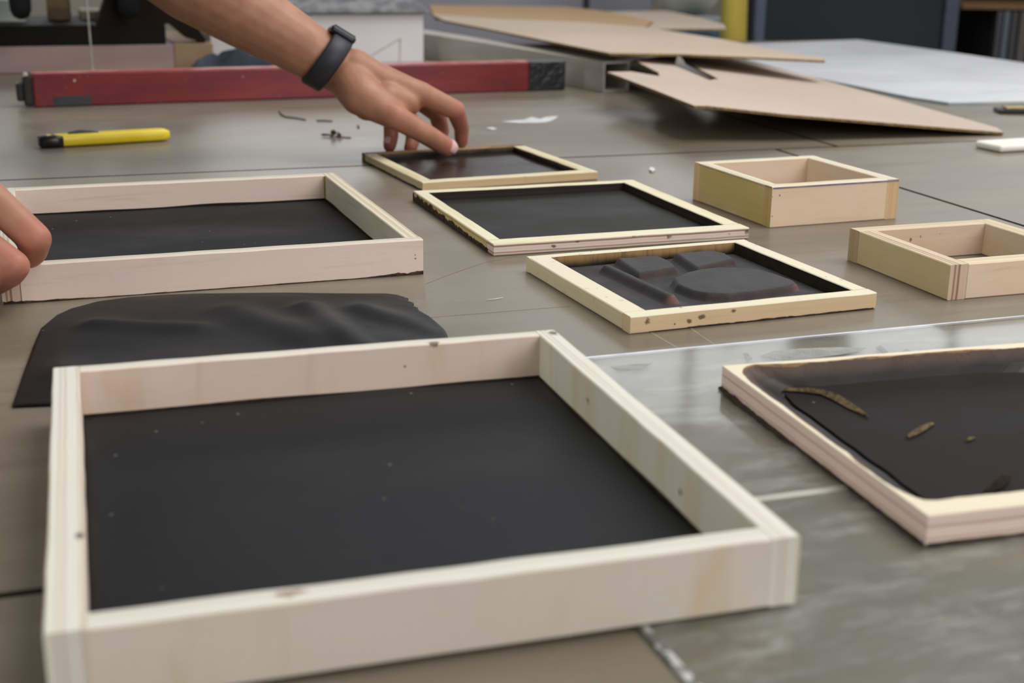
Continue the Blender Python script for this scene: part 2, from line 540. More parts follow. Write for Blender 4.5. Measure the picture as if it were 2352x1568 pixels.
pale_patch([(0.2475, 0.8790, 0.0019), (0.2521, 0.8853, 0.0019), (0.2533, 0.8693, 0.0019), (0.2493, 0.8652, 0.0019)])
pale_patch([(0.2631, 0.8708, 0.0019), (0.2668, 0.8759, 0.0019), (0.2705, 0.8721, 0.0019), (0.2667, 0.8670, 0.0019)])
pale_patch([(0.1540, 0.8608, 0.0019), (0.1573, 0.8629, 0.0019), (0.1586, 0.8495, 0.0019), (0.1550, 0.8456, 0.0019)])
pale_patch([(0.0630, 0.8285, 0.0019), (0.0776, 0.8346, 0.0019), (0.0919, 0.8371, 0.0019), (0.0823, 0.8239, 0.0019), (0.0680, 0.8197, 0.0019)])
M_SMEAR = simple('dried_paint', (196, 198, 200), (214, 214, 214), 0.5)

# ------------------------------------------------------------------ frame A, nearest
PALE_EDGE = ((218, 214, 202), (196, 184, 166))
mA = ply('birch_plywood_near', 'Y', ((220, 206, 194), (208, 182, 154)), PALE_EDGE, 'across', 0.0030, seed=1.0,
         spots=[])
mA_left = ply('birch_plywood_near_left', 'Y', ((220, 206, 194), (208, 182, 154)), PALE_EDGE, 'across', 0.0030, seed=8.0, spots=[((-0.075, -0.006, 0.0309), 0.0028, (0.7, 1, 1))])
mA_back = ply('birch_plywood_near_back', 'Y', ((226, 206, 190), (216, 186, 152)), PALE_EDGE, 'across', 0.0030, seed=4.0,
              spots=[((0.068, -0.003, 0.0309), 0.0030, (0.6, 1, 1)), ((0.05, -0.005, 0.018), 0.0012, (1, 1, 1))])
mA_right = ply('birch_plywood_near_right', 'Y', ((212, 208, 190), (204, 190, 150)), PALE_EDGE, 'across', 0.0030, seed=2.2,
               spots=[((0.06, 0.0065, 0.018), 0.0022, (1, 1, 1)), ((-0.065, 0.0065, 0.014), 0.0022, (1, 1, 1)), ((0.148, -0.003, 0.0309), 0.0034, (0.5, 1, 1))])
mA_front = ply('birch_plywood_near_front', 'Y', ((210, 202, 188), (202, 180, 142)), PALE_EDGE, 'across', 0.0030, seed=6.0, flo=0.5, fhi=0.85,
               spots=[((-0.062, 0.001, 0.0309), 0.0036, (0.5, 1, 1))], dark=(120, 82, 48))
fA = thing('plywood_frame', 'largest pale plywood frame nearest the camera with a black leather floor', 'frame', (-0.0679, 0.6132, 0.0021), 0.3076, 'leather-floored wooden frames')
wA, dA, hA = 0.2963, 0.3106, 0.0309
frame_rails(fA, wA, dA, hA, (0.0142, 0.0128, 0.0122, 0.0098), 'LRRL', [mA], 10, 0.0004,
            {'B': [mA_back], 'R': [mA_right], 'F': [mA_front], 'L': [mA_left]})
def sagA(x, y):
    return 0.0048 + 0.0005 * noise.noise(Vector((x * 9, y * 9, 0)))
sheet_grid('leather_floor', fA, -wA/2 + 0.0145, wA/2 - 0.0131, -dA/2 + 0.0125, dA/2 - 0.0101, sagA, M_LEATHER, th=0.0024)
def seam_lip(root, x0, x1, y, z, depth, mat, h=0.0016, n=60, seed=0.0, name='leather_lip', axis='x', amp=0.0012):
    """dark upturned lip of the leather where it meets the wood, wavy along its top edge"""
    vs, fs = [], []
    for i in range(n + 1):
        x = x0 + (x1 - x0) * i / n
        tt = z + h + amp * noise.noise(Vector((x * 13 + seed, seed, 0)))
        p = [(x, y, z), (x, y + depth, z), (x, y + depth, tt), (x, y, tt)]
        vs += p if axis == 'x' else [(b, a, c) for a, b, c in p]
    for i in range(n):
        for j in range(4):
            a, b = i * 4 + j, i * 4 + (j + 1) % 4
            fs.append((a, a + 4, b + 4, b))
    fs += [(0, 1, 2, 3), (n * 4 + 3, n * 4 + 2, n * 4 + 1, n * 4)]
    o = add(name, vs, fs, mat, root)
    bm = bmesh.new(); bm.from_mesh(o.data); bmesh.ops.recalc_face_normals(bm, faces=bm.faces[:]); bm.to_mesh(o.data); bm.free()
    return o
seam_lip(fA, -wA/2 + 0.0145, wA/2 - 0.0131, dA/2 - 0.0114, 0.0045, 0.0013, M_RESIDUE, 0.0010, seed=2)
seam_lip(fA, -dA/2 + 0.013, dA/2 - 0.0105, wA/2 - 0.0142, 0.0045, 0.0011, M_RESIDUE, 0.0006, seed=5, axis='y')

# ------------------------------------------------------------------ frame B, left, held by the hand
mB = ply('birch_plywood_left', 'Y', ((226, 206, 192), (210, 178, 156)), ((214, 208, 192), (176, 160, 140)), 'along', 0.0036, seed=11.0, end=((200, 176, 158), (128, 102, 88)), flo=0.5, fhi=0.85)
mB_front = ply('birch_plywood_left_front', 'Y', ((228, 208, 194), (212, 182, 162)), ((214, 208, 192), (160, 140, 120)), 'along', 0.0024, seed=13.0, flo=0.5, fhi=0.85,
               spots=[((0.1480, -0.0055, 0.0165), 0.0011, (1, 1, 1)), ((0.1483, -0.0055, 0.0136), 0.0013, (1, 1, 1))])
mB_right = ply('birch_plywood_left_right', 'Y', ((190, 186, 166), (176, 166, 136)), ((216, 206, 182), (166, 150, 124)), 'along', 0.0022, seed=15.0)
fB = thing('plywood_frame', 'pale pinkish plywood frame gripped at its left end by the near hand', 'frame', (-0.2811, 1.1713, 0.0), 0.3507, 'leather-floored wooden frames')
wB, dB, hB = 0.3233, 0.3267, 0.0290
frame_rails(fB, wB, dB, hB, (0.0135, 0.0126, 0.0110, 0.0135), 'LFRL', [mB], 20, 0.0003, {'F': [mB_front], 'R': [mB_right]})
sheet_grid('leather_floor', fB, -wB/2 + 0.0138, wB/2 - 0.0129, -dB/2 + 0.0113, dB/2 - 0.0138,
           lambda x, y: 0.0044 + 0.0008 * noise.noise(Vector((x * 14, y * 10, 3))), M_LEATHER2, th=0.0026)
seam_lip(fB, -wB/2 + 0.0138, wB/2 - 0.0129, dB/2 - 0.0150, 0.0042, 0.0012, M_LEATHER2, 0.0014, seed=8, amp=0.0016)
seam_lip(fB, -dB/2 + 0.0113, dB/2 - 0.0138, wB/2 - 0.0137, 0.0042, 0.0009, M_LEATHER2, 0.0010, seed=18, amp=0.0014, axis='y')
# torn leather edge showing below the front rail
def torn_strip(root, x0, x1, y, h, mat, seed, n=50, depth=0.0008, fade=True, z0=0.0002, axis='x', sgn=-1, base=0.35):
    vs, fs = [], []
    for i in range(n + 1):
        s = i / n
        x = x0 + (x1 - x0) * s
        k = noise.noise(Vector((x * 70 + seed, seed * 2, 0))) + 0.7 * noise.noise(Vector((x * 260 + seed, seed * 3, 0)))
        t = z0 + h * max(0.04, (base + 0.65 * s if fade else 0.8) * (0.8 + 0.5 * k))
        d = depth * (1 + 0.6 * noise.noise(Vector((x * 120, seed, 5))))
        p = [(x, y, z0), (x, y + sgn * d, z0), (x, y + sgn * d * 0.9, t * 0.8), (x, y, t)]
        vs += p if axis == 'x' else [(b, a, c) for a, b, c in p]
    for i in range(n):
        for j in range(4):
            a, b = i * 4 + j, i * 4 + (j + 1) % 4
            fs.append((a, a + 4, b + 4, b))
    fs += [(0, 1, 2, 3), (n * 4 + 3, n * 4 + 2, n * 4 + 1, n * 4)]
    o = add('glue_residue', vs, fs, mat, root)
    bm = bmesh.new(); bm.from_mesh(o.data); bmesh.ops.recalc_face_normals(bm, faces=bm.faces[:]); bm.to_mesh(o.data); bm.free()
    return o
torn_strip(fB, 0.098, 0.1615, -dB/2 + 0.0002, 0.0058, M_RESIDUE, 3.0, base=0.0)
torn_strip(fB, -0.06, -0.1612, -dB/2 + 0.0002, 0.0042, M_RESIDUE, 6.0, base=0.0)
torn_strip(fB, -0.06, 0.098, -dB/2 + 0.0002, 0.0009, M_RESIDUE, 9.0, fade=False)
gl = box_obj('glue_line', (wB/2 - 0.0140, wB/2 - 0.0128, dB/2 - 0.0149, dB/2 - 0.0134, 0.005, hB - 0.0006), simple('yellow_glue', (176, 150, 60), (150, 124, 50), 0.4), fB, bev=0.0002)

# ------------------------------------------------------------------ frames C, D, E (low, flat-ply frames)
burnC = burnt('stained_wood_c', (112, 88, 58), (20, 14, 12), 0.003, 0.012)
mC = ply('pine_strip_yellow', 'Z', lay=0.2, face=((216, 206, 174), (192, 174, 128)), edge=((202, 190, 152), (176, 152, 110)), period=0.0060, seed=21.0, dirt=0.35)
mC_front = ply('pine_strip_orange', 'Z', lay=0.2, face=((214, 204, 168), (188, 168, 120)), edge=((208, 182, 142), (184, 152, 108)), period=0.0060, seed=23.0, dirt=0.4)
mC_back = simple('brown_stained_rail', (112, 84, 54), (146, 116, 78), 0.6, 0.3, (60, 200, 60))
fC = thing('wooden_frame', 'small low wooden frame held at its far edge by the hand with the watch', 'frame', (-0.0454, 1.5784, 0.0003), 0.4181, 'leather-floored wooden frames')
wC, dC, hC = 0.2112, 0.2143, 0.0093
frame_rails(fC, wC, dC, hC, (0.0146, 0.0152, 0.0150, 0.0130), 'FFBB', [mC, burnC], 30, 0.0003, {'F': [mC_front, burnC], 'B': [mC_back, burnC]})
sheet_grid('leather_floor', fC, -wC/2 + 0.0149, wC/2 - 0.0155, -dC/2 + 0.0153, dC/2 - 0.0133,
           lambda x, y: 0.0016 + 0.0007 * noise.noise(Vector((x * 15, y * 15, 8))), M_LEATHER4, th=0.0013)
torn_strip(fC, -dC/2 + 0.001, dC/2 - 0.001, -wC/2 + 0.0002, 0.0022, M_RESIDUE, 33.0, fade=False, axis='y')

burnD = ply('black_stained_layers', 'Z', ((40, 30, 24), (30, 22, 18)), ((44, 34, 30), (24, 18, 16)), 'along', 0.0022, seed=31.0)
mD = ply('ply_offcut_d', 'Z', ((222, 214, 184), (206, 194, 146)), ((212, 190, 168), (166, 132, 112)), 'along', 0.0026, seed=33.0, dirt=0.12)
mD_front = ply('ply_offcut_d_front', 'Z', ((222, 216, 188), (206, 194, 146)), ((226, 206, 194), (150, 116, 102)), 'along', 0.0027, seed=35.0, lay=1.0, dirt=0.1,
               spots=[((-0.068, -0.010, 0.005), 0.0024, (0.6, 1, 1)), ((-0.047, -0.010, 0.008), 0.0016, (0.4, 1, 1)), ((0.044, -0.010, 0.007), 0.0022, (0.6, 1, 1)),
                      ((0.104, -0.010, 0.006), 0.0014, (1, 1, 1)), ((0.122, -0.010, 0.006), 0.0032, (1, 1, 0.7)), ((0.01, -0.010, 0.0092), 0.0016, (0.2, 1, 1))])
mD_left = ply('ply_offcut_d_left', 'Z', ((222, 216, 188), (206, 194, 146)), ((206, 188, 134), (170, 140, 84)), 'along', 0.0026, seed=37.0, dirt=0.2)
fD = thing('wooden_frame', 'middle low frame with dark peeled left side and flat black leather inside', 'frame', (0.0564, 1.3033, 0.0003), 0.3442, 'leather-floored wooden frames')
wD, dD, hD = 0.2487, 0.2595, 0.0104
frame_rails(fD, wD, dD, hD, (0.0124, 0.0160, 0.0185, 0.0118), 'FFRB', [mD, burnD], 40, 0.0003, {'F': [mD_front, burnD], 'L': [mD_left, burnD]})
sheet_grid('leather_floor', fD, -wD/2 + 0.0127, wD/2 - 0.0163, -dD/2 + 0.0188, dD/2 - 0.0121,
           lambda x, y: 0.0017 + 0.0004 * noise.noise(Vector((x * 12, y * 12, 1))), M_LEATHER3, th=0.0013)
torn_strip(fD, -dD/2 + 0.016, dD/2 - 0.0005, -wD/2 + 0.0002, 0.0098, M_RESIDUE, 43.0, n=200, axis='y', base=0.40)

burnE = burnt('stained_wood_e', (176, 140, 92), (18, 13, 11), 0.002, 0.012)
burnE_r = simple('black_stained_wood', (24, 20, 15), (38, 32, 22), 0.6, 0.3, (80, 80, 80))
mE = ply('pine_strip_e', 'Z', ((222, 214, 188), (204, 190, 150)), ((212, 202, 166), (190, 170, 126)), 'along', 0.0070, lay=0.15, flo=0.5, fhi=0.95, seed=41.0, dirt=0.4,
         spots=[((0.088, 0.009, 0.008), 0.0010, (1, 1, 1)), ((-0.088, 0.009, 0.003), 0.0012, (1, 1, 1)), ((-0.02, -0.002, 0.0126), 0.0009, (1, 1, 1)), ((-0.045, 0.002, 0.0126), 0.0009, (1, 1, 1))])
mE_front = ply('pine_strip_e_front', 'Z', ((222, 214, 188), (204, 190, 150)), ((216, 190, 152), (196, 164, 122)), 'along', 0.0070, lay=0.15, flo=0.5, fhi=0.95, seed=43.0, dirt=0.35,
               spots=[((-0.090, -0.006, 0.008), 0.0022, (1, 1, 0.8)), ((-0.046, -0.006, 0.0075), 0.0022, (0.6, 1, 1)), ((-0.057, -0.006, 0.005), 0.0018, (0.6, 1, 1)),
                      ((-0.068, -0.006, 0.004), 0.0009, (1, 1, 1)), ((-0.058, 0.004, 0.0126), 0.0012, (0.7, 1, 1)), ((-0.02, -0.006, 0.0095), 0.0016, (0.4, 1, 1))])
fE = thing('wooden_frame', 'low wooden frame whose black leather floor is moulded into raised shapes', 'frame', (0.1424, 1.0362, 0.0003), 0.3812, 'leather-floored wooden frames')
wE, dE, hE = 0.2065, 0.1933, 0.0126
frame_rails(fE, wE, dE, hE, (0.0185, 0.0133, 0.0125, 0.0075), 'FFBB', [mE, burnE], 50, 0.00025, {'F': [mE_front, burnE], 'R': [mE, burnE_r]})

def seg_d(p, a, b):
    ab = b - a
    t = max(0.0, min(1.0, (p - a).dot(ab) / ab.dot(ab)))
    return (p - a - ab * t).length
def poly_sd(p, poly):
    """signed distance to a closed outline, negative inside"""
    d = min(seg_d(p, poly[i], poly[(i + 1) % len(poly)]) for i in range(len(poly)))
    ins = False
    j = len(poly) - 1
    for i in range(len(poly)):
        a, b = poly[i], poly[j]
        if (a.y > p.y) != (b.y > p.y) and p.x < (b.x - a.x) * (p.y - a.y) / (b.y - a.y) + a.x:
            ins = not ins
        j = i
    return -d if ins else d
def ss(a, b, x):
    t = max(0.0, min(1.0, (x - a) / (b - a)))
    return t * t * (3 - 2 * t)
V2 = lambda L: [Vector(q) for q in L]
BLK1 = V2([(-0.0264, 0.0800), (0.0080, 0.0780), (0.0092, 0.0568), (0.0037, 0.0372), (-0.0325, 0.0295)])
BLK2 = V2([(0.0290, 0.0810), (0.0625, 0.0805), (0.0676, 0.0680), (0.0644, 0.0483), (0.0213, 0.0313)])
BIG = V2([(-0.0196, -0.0120), (-0.0130, 0.0060), (0.0053, 0.0185), (0.0220, 0.0252), (0.0380, 0.0255), (0.0530, 0.0190), (0.0638, 0.0090), (0.0695, -0.0080), (0.0715, -0.0300), (0.0690, -0.0395), (0.0560, -0.0452), (0.0422, -0.0482), (0.0230, -0.0505), (0.0023, -0.0500), (-0.0115, -0.0435), (-0.0180, -0.0340)])
WORN = V2([(0.0100, 0.0500), (0.0680, 0.0600), (0.0720, -0.0380)])
BA, BB = Vector((-0.0465, 0.0600)), Vector((-0.0414, -0.0400))
def mould(x, y):
    p = Vector((x, y))
    h = 0.0020
    w = 0.0
    for poly, hh in ((BLK1, 0.0062), (BLK2, 0.0062), (BIG, 0.0060)):
        d = poly_sd(p, poly)
        e = hh * (1 - ss(-0.0004, 0.0042, d)) + 0.0008 * (1 - ss(0.003, 0.012, d))
        h = max(h, 0.0020 + e)
        if 0.0003 < d < 0.0045:
            for c in WORN:
                w = max(w, 0.75 * (1 - ss(0.004, 0.016, (p - c).length)))
            w = max(w, 0.16)
    d = seg_d(p, BA, BB)
    e = 0.0064 * (1 - ss(0.0016, 0.0078, d)) + 0.0008 * (1 - ss(0.006, 0.014, d))
    if e + 0.002 > h:
        h = 0.002 + e
        w = 0.9 if (p - BB).length < 0.011 and p.y < -0.036 else 0.15 * w
    return h, w
NX, NY = 150, 150
x0, x1, y0, y1 = -wE/2 + 0.0188, wE/2 - 0.0136, -dE/2 + 0.0128, dE/2 - 0.0078
vs, fs, wear = [], [], []
for j in range(NY + 1):
    for i in range(NX + 1):
        x = x0 + (x1 - x0) * i / NX; y = y0 + (y1 - y0) * j / NY
        h, w = mould(x, y)
        hx, _ = mould(x + 0.0008, y); hy, _ = mould(x, y - 0.0008)
        wear.append(w * max(0.0, min(1.0, (max(h - hx, 0) * 0.7 + max(h - hy, 0) * 0.5) / 0.0006)))
        vs.append((x, y, h + 0.00012 * noise.noise(Vector((x * 300, y * 300, 0)))))
for j in range(NY):
    for i in range(NX):
        a = j * (NX + 1) + i
        fs.append((a, a + 1, a + NX + 2, a + NX + 1))
k = NT('moulded_leather', 0.72, 0.2)
n = k.noise(k.mapped((700, 700, 700)), 1.0, 3)
n2 = k.noise(k.mapped((40, 40, 40)), 1.0, 3)
col = k.mix(k.step(n2, 0.35, 0.7), lin((39, 37, 39)), lin((51, 48, 49)))
col = k.mix(k.step(n, 0.55, 0.8, 0, 0.3), col, lin((84, 77, 75)))
col = k.mix(k.math('MULTIPLY', k.attr('wear'), 0.7), col, lin((128, 92, 84)))
k.color(col); k.bump(n, 0.3, 0.0005)
k.p.inputs['Sheen Weight'].default_value = 0.10
moul = add('moulded_leather_floor', vs, fs, k.m, fE, smooth=True)
at_ = moul.data.attributes.new('wear', 'FLOAT', 'POINT')
at_.data.foreach_set('value', wear)
md = moul.modifiers.new('thickness', 'SOLIDIFY'); md.thickness = 0.0012; md.offset = -1
torn_strip(fE, -wE/2 + 0.015, wE/2 - 0.002, -dE/2 + 0.0002, 0.0016, M_RESIDUE, 53.0, fade=False, n=70, depth=0.0003)

# ------------------------------------------------------------------ boxes F, G
mF = ply('birch_box_wood', 'Y', ((226, 200, 172), (208, 176, 142)), ((214, 208, 188), (188, 168, 138)), 'along', 0.0030, seed=51.0, flo=0.5, fhi=0.9, end=((212, 180, 140), (204, 168, 126)))
mF_l = ply('birch_box_wood_yellow', 'Y', ((190, 168, 108), (176, 150, 88)), ((214, 208, 188), (178, 160, 120)), 'along', 0.0030, seed=53.0, flo=0.5, fhi=0.9, end=((212, 180, 140), (204, 168, 126)))
mF_f = ply('birch_box_wood_front', 'Y', ((226, 202, 174), (210, 178, 144)), ((214, 208, 188), (196, 164, 120)), 'along', 0.0030, seed=55.0, flo=0.5, fhi=0.9, end=((186, 162, 104), (176, 150, 92)),
           spots=[((-0.065, -0.0067, 0.030), 0.0010, (1, 1, 1)), ((-0.057, -0.0067, 0.031), 0.0010, (1, 1, 0.6)), ((-0.064, -0.0067, 0.011), 0.0010, (1, 1, 1))], dark=(112, 92, 76))
fF = thing('open_wooden_box', 'small deep plywood box frame with blue-lined rim, whole, behind the cut-off one', 'box', (0.2852, 1.3706, 0.0002), 0.3801, 'small deep box frames')
wF, dF, hF = 0.1463, 0.1522, 0.0397
frame_rails(fF, wF, dF, hF, (0.0125, 0.0145, 0.0130, 0.0125), 'FRBB', [mF], 60, 0.0002, {'L': [mF_l], 'F': [mF_f]})
ink = simple('blue_ink_line', (92, 92, 128), (126, 124, 150), 0.6, scale=(70, 70, 70))
i1 = box_obj('ink_line', (-wF/2 + 0.001, wF/2 - 0.001, -dF/2 - 0.0003, -dF/2 + 0.0004, hF - 0.0022, hF - 0.0008), ink, fF, bev=0)
i2 = box_obj('ink_line', (-wF/2 - 0.0003, -wF/2 + 0.0003, -dF/2 + 0.002, dF/2 - 0.01, hF - 0.0016, hF - 0.0010), ink, fF, bev=0)

mG = ply('box_wood_g', 'Y', ((206, 182, 150), (188, 156, 116)), ((204, 190, 162), (182, 156, 124)), 'along', 0.0038, seed=61.0, flo=0.5, fhi=0.9, dirt=0.12)
mG_b = ply('box_wood_g_back', 'Y', ((214, 186, 160), (196, 158, 122)), ((204, 190, 162), (182, 156, 124)), 'along', 0.0038, seed=63.0, flo=0.5, fhi=0.9, end=((176, 152, 118), (166, 140, 106)),
           spots=[((-0.012, -0.008, 0.018), 0.0016, (1, 1, 0.6)), ((-0.002, -0.008, 0.020), 0.0011, (1, 1, 0.5)), ((-0.005, -0.008, 0.010), 0.0012, (1, 1, 1)), ((0.018, -0.008, 0.021), 0.0011, (1, 1, 1))], dark=(96, 80, 66))
mG_l = ply('box_wood_g_left', 'Y', ((196, 178, 134), (182, 156, 106)), ((206, 186, 160), (150, 120, 96)), 'along', 0.0044, seed=65.0, flo=0.5, fhi=0.9, dirt=0.1, end=((206, 180, 156), (140, 108, 88)))
mG_f = ply('box_wood_g_front', 'Y', ((224, 198, 170), (206, 172, 136)), ((214, 200, 172), (190, 164, 132)), 'along', 0.0038, seed=67.0, flo=0.5, fhi=0.9)
fG = thing('open_wooden_box', 'thick-walled plywood box frame cut off by the right edge of the picture', 'box', (0.3817, 1.1025, 0.0002), 0.3367, 'small deep box frames')
wG, dG, hG = 0.1449, 0.1407, 0.0281
frame_rails(fG, wG, dG, hG, (0.0165, 0.0165, 0.0165, 0.0150), 'LFRB', [mG], 70, 0.0002, {'L': [mG_l], 'F': [mG_f], 'B': [mG_b]})

# ------------------------------------------------------------------ frame H, routed from one thick board
HIN = [(-0.0131, 0.1081), (-0.0300, 0.1083), (-0.0425, 0.1090), (-0.0520, 0.1106), (-0.0600, 0.1112), (-0.0680, 0.1080), (-0.0735, 0.1005), (-0.0760, 0.0900), (-0.0774, 0.0770), (-0.0777, 0.0600), (-0.0775, 0.0382),
       (-0.0778, 0.0120), (-0.0782, -0.0137), (-0.0782, -0.0380), (-0.0790, -0.0560), (-0.0792, -0.0720), (-0.0775, -0.0850), (-0.0740, -0.0945), (-0.0680, -0.0985), (-0.0600, -0.0987), (-0.0549, -0.0984), (-0.0380, -0.0986), (-0.0193, -0.0990), (0.02, -0.0990), (0.07, -0.0990), (0.115, -0.0990),
       (0.138, -0.0960), (0.1485, -0.0870), (0.152, -0.072), (0.152, -0.03), (0.152, 0.02), (0.152, 0.07), (0.150, 0.090), (0.141, 0.1020), (0.128, 0.1050), (0.100, 0.1070), (0.0798, 0.1087), (0.05, 0.1090), (0.0173, 0.1083)]
def hin_off(dl, db, df):
    """the foot of the sloped wall: the opening drawn in on each side"""
    out = []
    for (x, y) in HIN:
        fx = dl * ss(0.03, -0.079, x) - dl * ss(0.08, 0.152, x)
        fy = -db * ss(0.02, 0.11, y) + df * ss(0.0, -0.099, y)
        out.append((x + fx, y + fy))
    return out
mH = ply('routed_board', 'Z', ((226, 214, 188), (214, 198, 166)), ((226, 206, 192), (186, 152, 138)), 'along', 0.0030, seed=71.0, flo=0.5, fhi=0.9)
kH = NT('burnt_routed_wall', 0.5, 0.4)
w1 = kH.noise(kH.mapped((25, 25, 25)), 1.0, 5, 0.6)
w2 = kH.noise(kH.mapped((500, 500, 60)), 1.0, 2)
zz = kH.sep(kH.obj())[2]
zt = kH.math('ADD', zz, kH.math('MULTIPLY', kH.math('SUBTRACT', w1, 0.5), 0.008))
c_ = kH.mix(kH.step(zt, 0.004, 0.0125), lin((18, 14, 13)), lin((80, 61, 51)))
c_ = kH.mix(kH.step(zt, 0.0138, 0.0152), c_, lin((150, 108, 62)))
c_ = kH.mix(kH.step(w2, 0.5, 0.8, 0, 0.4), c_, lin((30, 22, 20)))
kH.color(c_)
fH = thing('routed_frame', 'thick plywood frame with rounded dark opening and torn leather, lower right', 'frame', (0.2381, 0.6998, 0.0021), 0.2754, 'leather-floored wooden frames')
hH = 0.0147
def ring_mesh():
    xo0, xo1, yo0, yo1 = -0.081, 0.165, -0.1143, 0.1143
    n = len(HIN)
    # resample the opening finely with an uneven edge
    fine, foot = [], []
    ft = hin_off(0.0230, 0.0085, 0.0060)
    sub = 5
    def cr(P, i, t):
        p0, p1, p2, p3 = (Vector(P[(i + q) % n]) for q in (-1, 0, 1, 2))
        return 0.5 * ((2 * p1) + (p2 - p0) * t + (2 * p0 - 5 * p1 + 4 * p2 - p3) * t * t + (3 * p1 - p0 - 3 * p2 + p3) * t ** 3)
    for i in range(n):
        for s in range(sub):
            a = cr(HIN, i, s / sub); b = cr(ft, i, s / sub)
            j = 0.0022 * noise.noise(Vector((a.x * 40, a.y * 40, 2.0))) + 0.0007 * noise.noise(Vector((a.x * 170, a.y * 170, 2.0)))
            c = Vector((0.035, 0.0))
            d = (c - a).normalized()
            fine.append(a + d * max(0, j)); foot.append(b + d * (0.0012 * noise.noise(Vector((b.x * 50, b.y * 50, 7.0)))))
    N = len(fine)
    def outer(a):
        cx, cy = 0.035, 0.0
        d = a - Vector((cx, cy))
        ts = []
        if d.x > 1e-9: ts.append((xo1 - cx) / d.x)
        if d.x < -1e-9: ts.append((xo0 - cx) / d.x)
        if d.y > 1e-9: ts.append((yo1 - cy) / d.y)
        if d.y < -1e-9: ts.append((yo0 - cy) / d.y)
        t = min(ts)
        return Vector((cx, cy)) + d * t
    out = [outer(a) for a in fine]
    for c in ((xo0, yo0), (xo1, yo0), (xo1, yo1), (xo0, yo1)):   # snap the nearest to each corner
        i = min(range(N), key=lambda q: (out[q] - Vector(c)).length)
        out[i] = Vector(c)
    mid = [a * 0.5 + b * 0.5 for a, b in zip(fine, foot)]
    cen = Vector((0.035, 0.0))
    def back(p):
        w = 0.0004 + 0.0030 * max(0.0, noise.noise(Vector((p.x * 28, p.y * 28, 9.0)))) + 0.0008 * max(0.0, noise.noise(Vector((p.x * 210, p.y * 210, 9.0))))
        return p + (p - cen).normalized() * min(w, 0.0022)
    fringe = [back(p) for p in fine]
    vs = [(p.x, p.y, 0) for p in out] + [(p.x, p.y, hH) for p in out] + [(p.x, p.y, hH) for p in fringe] + [(p.x, p.y, hH - 0.0005) for p in fine] + \
         [(p.x, p.y, hH * 0.45) for p in mid] + [(p.x, p.y, 0.001) for p in foot]
    fs, idx = [], []
    for r, m in ((0, 0), (1, 0), (2, 2), (3, 1), (4, 1), (5, 0)):
        for i in range(N):
            j = (i + 1) % N
            r2 = (r + 1) % 6
            fs.append((r * N + i, r * N + j, r2 * N + j, r2 * N + i)); idx.append(m)
    o = add('board', vs, fs, [mH, kH.m, simple('scorched_fringe', (150, 112, 70), (92, 66, 44), 0.7, 0.2, (220, 220, 220), 0.4, 0.65)], fH, idx=idx)
    bm = bmesh.new(); bm.from_mesh(o.data); bmesh.ops.recalc_face_normals(bm, faces=bm.faces[:]); bm.to_mesh(o.data); bm.free()
    return foot
foot = ring_mesh()
xs = [p.x for p in foot]; ys = [p.y for p in foot]
n_ = len(foot)
prism('leather_floor', [((p.x - 0.035) * 0.985 + 0.035, p.y * 0.985) for p in foot], 0.0002, 0.0021, leather('black_leather_worn', (24, 21, 20), (36, 31, 28), 0.6, 0.5, 0.10), fH)
torn_strip(fH, -0.080, 0.16, -0.1141, 0.0012, M_RESIDUE, 73.0, fade=False, n=80, depth=0.0014)
torn_strip(fH, -0.113, 0.02, -0.0808, 0.0012, M_RESIDUE, 75.0, fade=False, n=60, depth=0.0016, axis='y')
torn_strip(fH, 0.02, 0.113, -0.0808, 0.0020, M_RESIDUE, 77.0, n=60, depth=0.0030, axis='y')

def flake(pts, h, mat, label, cat, thick=0.0007, group=None, name='leather_flake'):
    """small curled scrap; pts run along its length: (x, y, half width)"""
    vs, fs = [], []
    n = len(pts)
    for i, (x, y, w) in enumerate(pts):
        a = Vector(pts[max(i - 1, 0)][:2]); b = Vector(pts[min(i + 1, n - 1)][:2])
        t = (b - a).normalized(); q = Vector((-t.y, t.x))
        s = i / (n - 1)
        lift = h * (0.25 + 0.75 * math.sin(math.pi * (0.15 + 0.8 * s)))
        for sd, z in ((-1, 0.15), (0, 1.0), (1, 0.2)):
            jx = noise.noise(Vector((x * 700, y * 700, sd))) * w * 0.5
            vs.append((x + q.x * (sd * w + jx), y + q.y * (sd * w + jx), 0.0049 + lift * z))
    for i in range(n - 1):
        for k in range(2):
            a = i * 3 + k
            fs.append((a, a + 1, a + 4, a + 3))
    o = add(name, vs, fs, mat)
    m = o.modifiers.new('thickness', 'SOLIDIFY'); m.thickness = thick; m.offset = 1
    return tag(o, label, cat, group)
M_FLK = simple('torn_hide', (74, 62, 44), (112, 94, 62), 0.8, 0.2, (400, 400, 400), bump=0.5)
M_FLK2 = simple('dark_scrap', (30, 24, 20), (52, 40, 32), 0.8, 0.2, (300, 300, 300), bump=0.5)
flake([(0.1655, 0.7777, 0.0012), (0.1783, 0.7758, 0.0016), (0.1881, 0.7722, 0.0026), (0.1951, 0.7622, 0.0036), (0.2006, 0.7471, 0.0028), (0.2055, 0.7332, 0.0008)], 0.0030, M_FLK, 'long curled brown leather flake near the back wall of the rounded opening', 'scrap')
flake([(0.2195, 0.7002, 0.0010), (0.2267, 0.7086, 0.0024), (0.2329, 0.7158, 0.0022), (0.2402, 0.7238, 0.0012)], 0.0018, M_FLK, 'small crumbly brown scrap in the middle of the rounded opening', 'scrap')
flake([(0.2507, 0.6961, 0.0008), (0.2542, 0.6996, 0.0013), (0.2568, 0.7017, 0.0009)], 0.0012, M_FLK, 'tiny tan crumb right of the crumbly brown scrap', 'scrap')
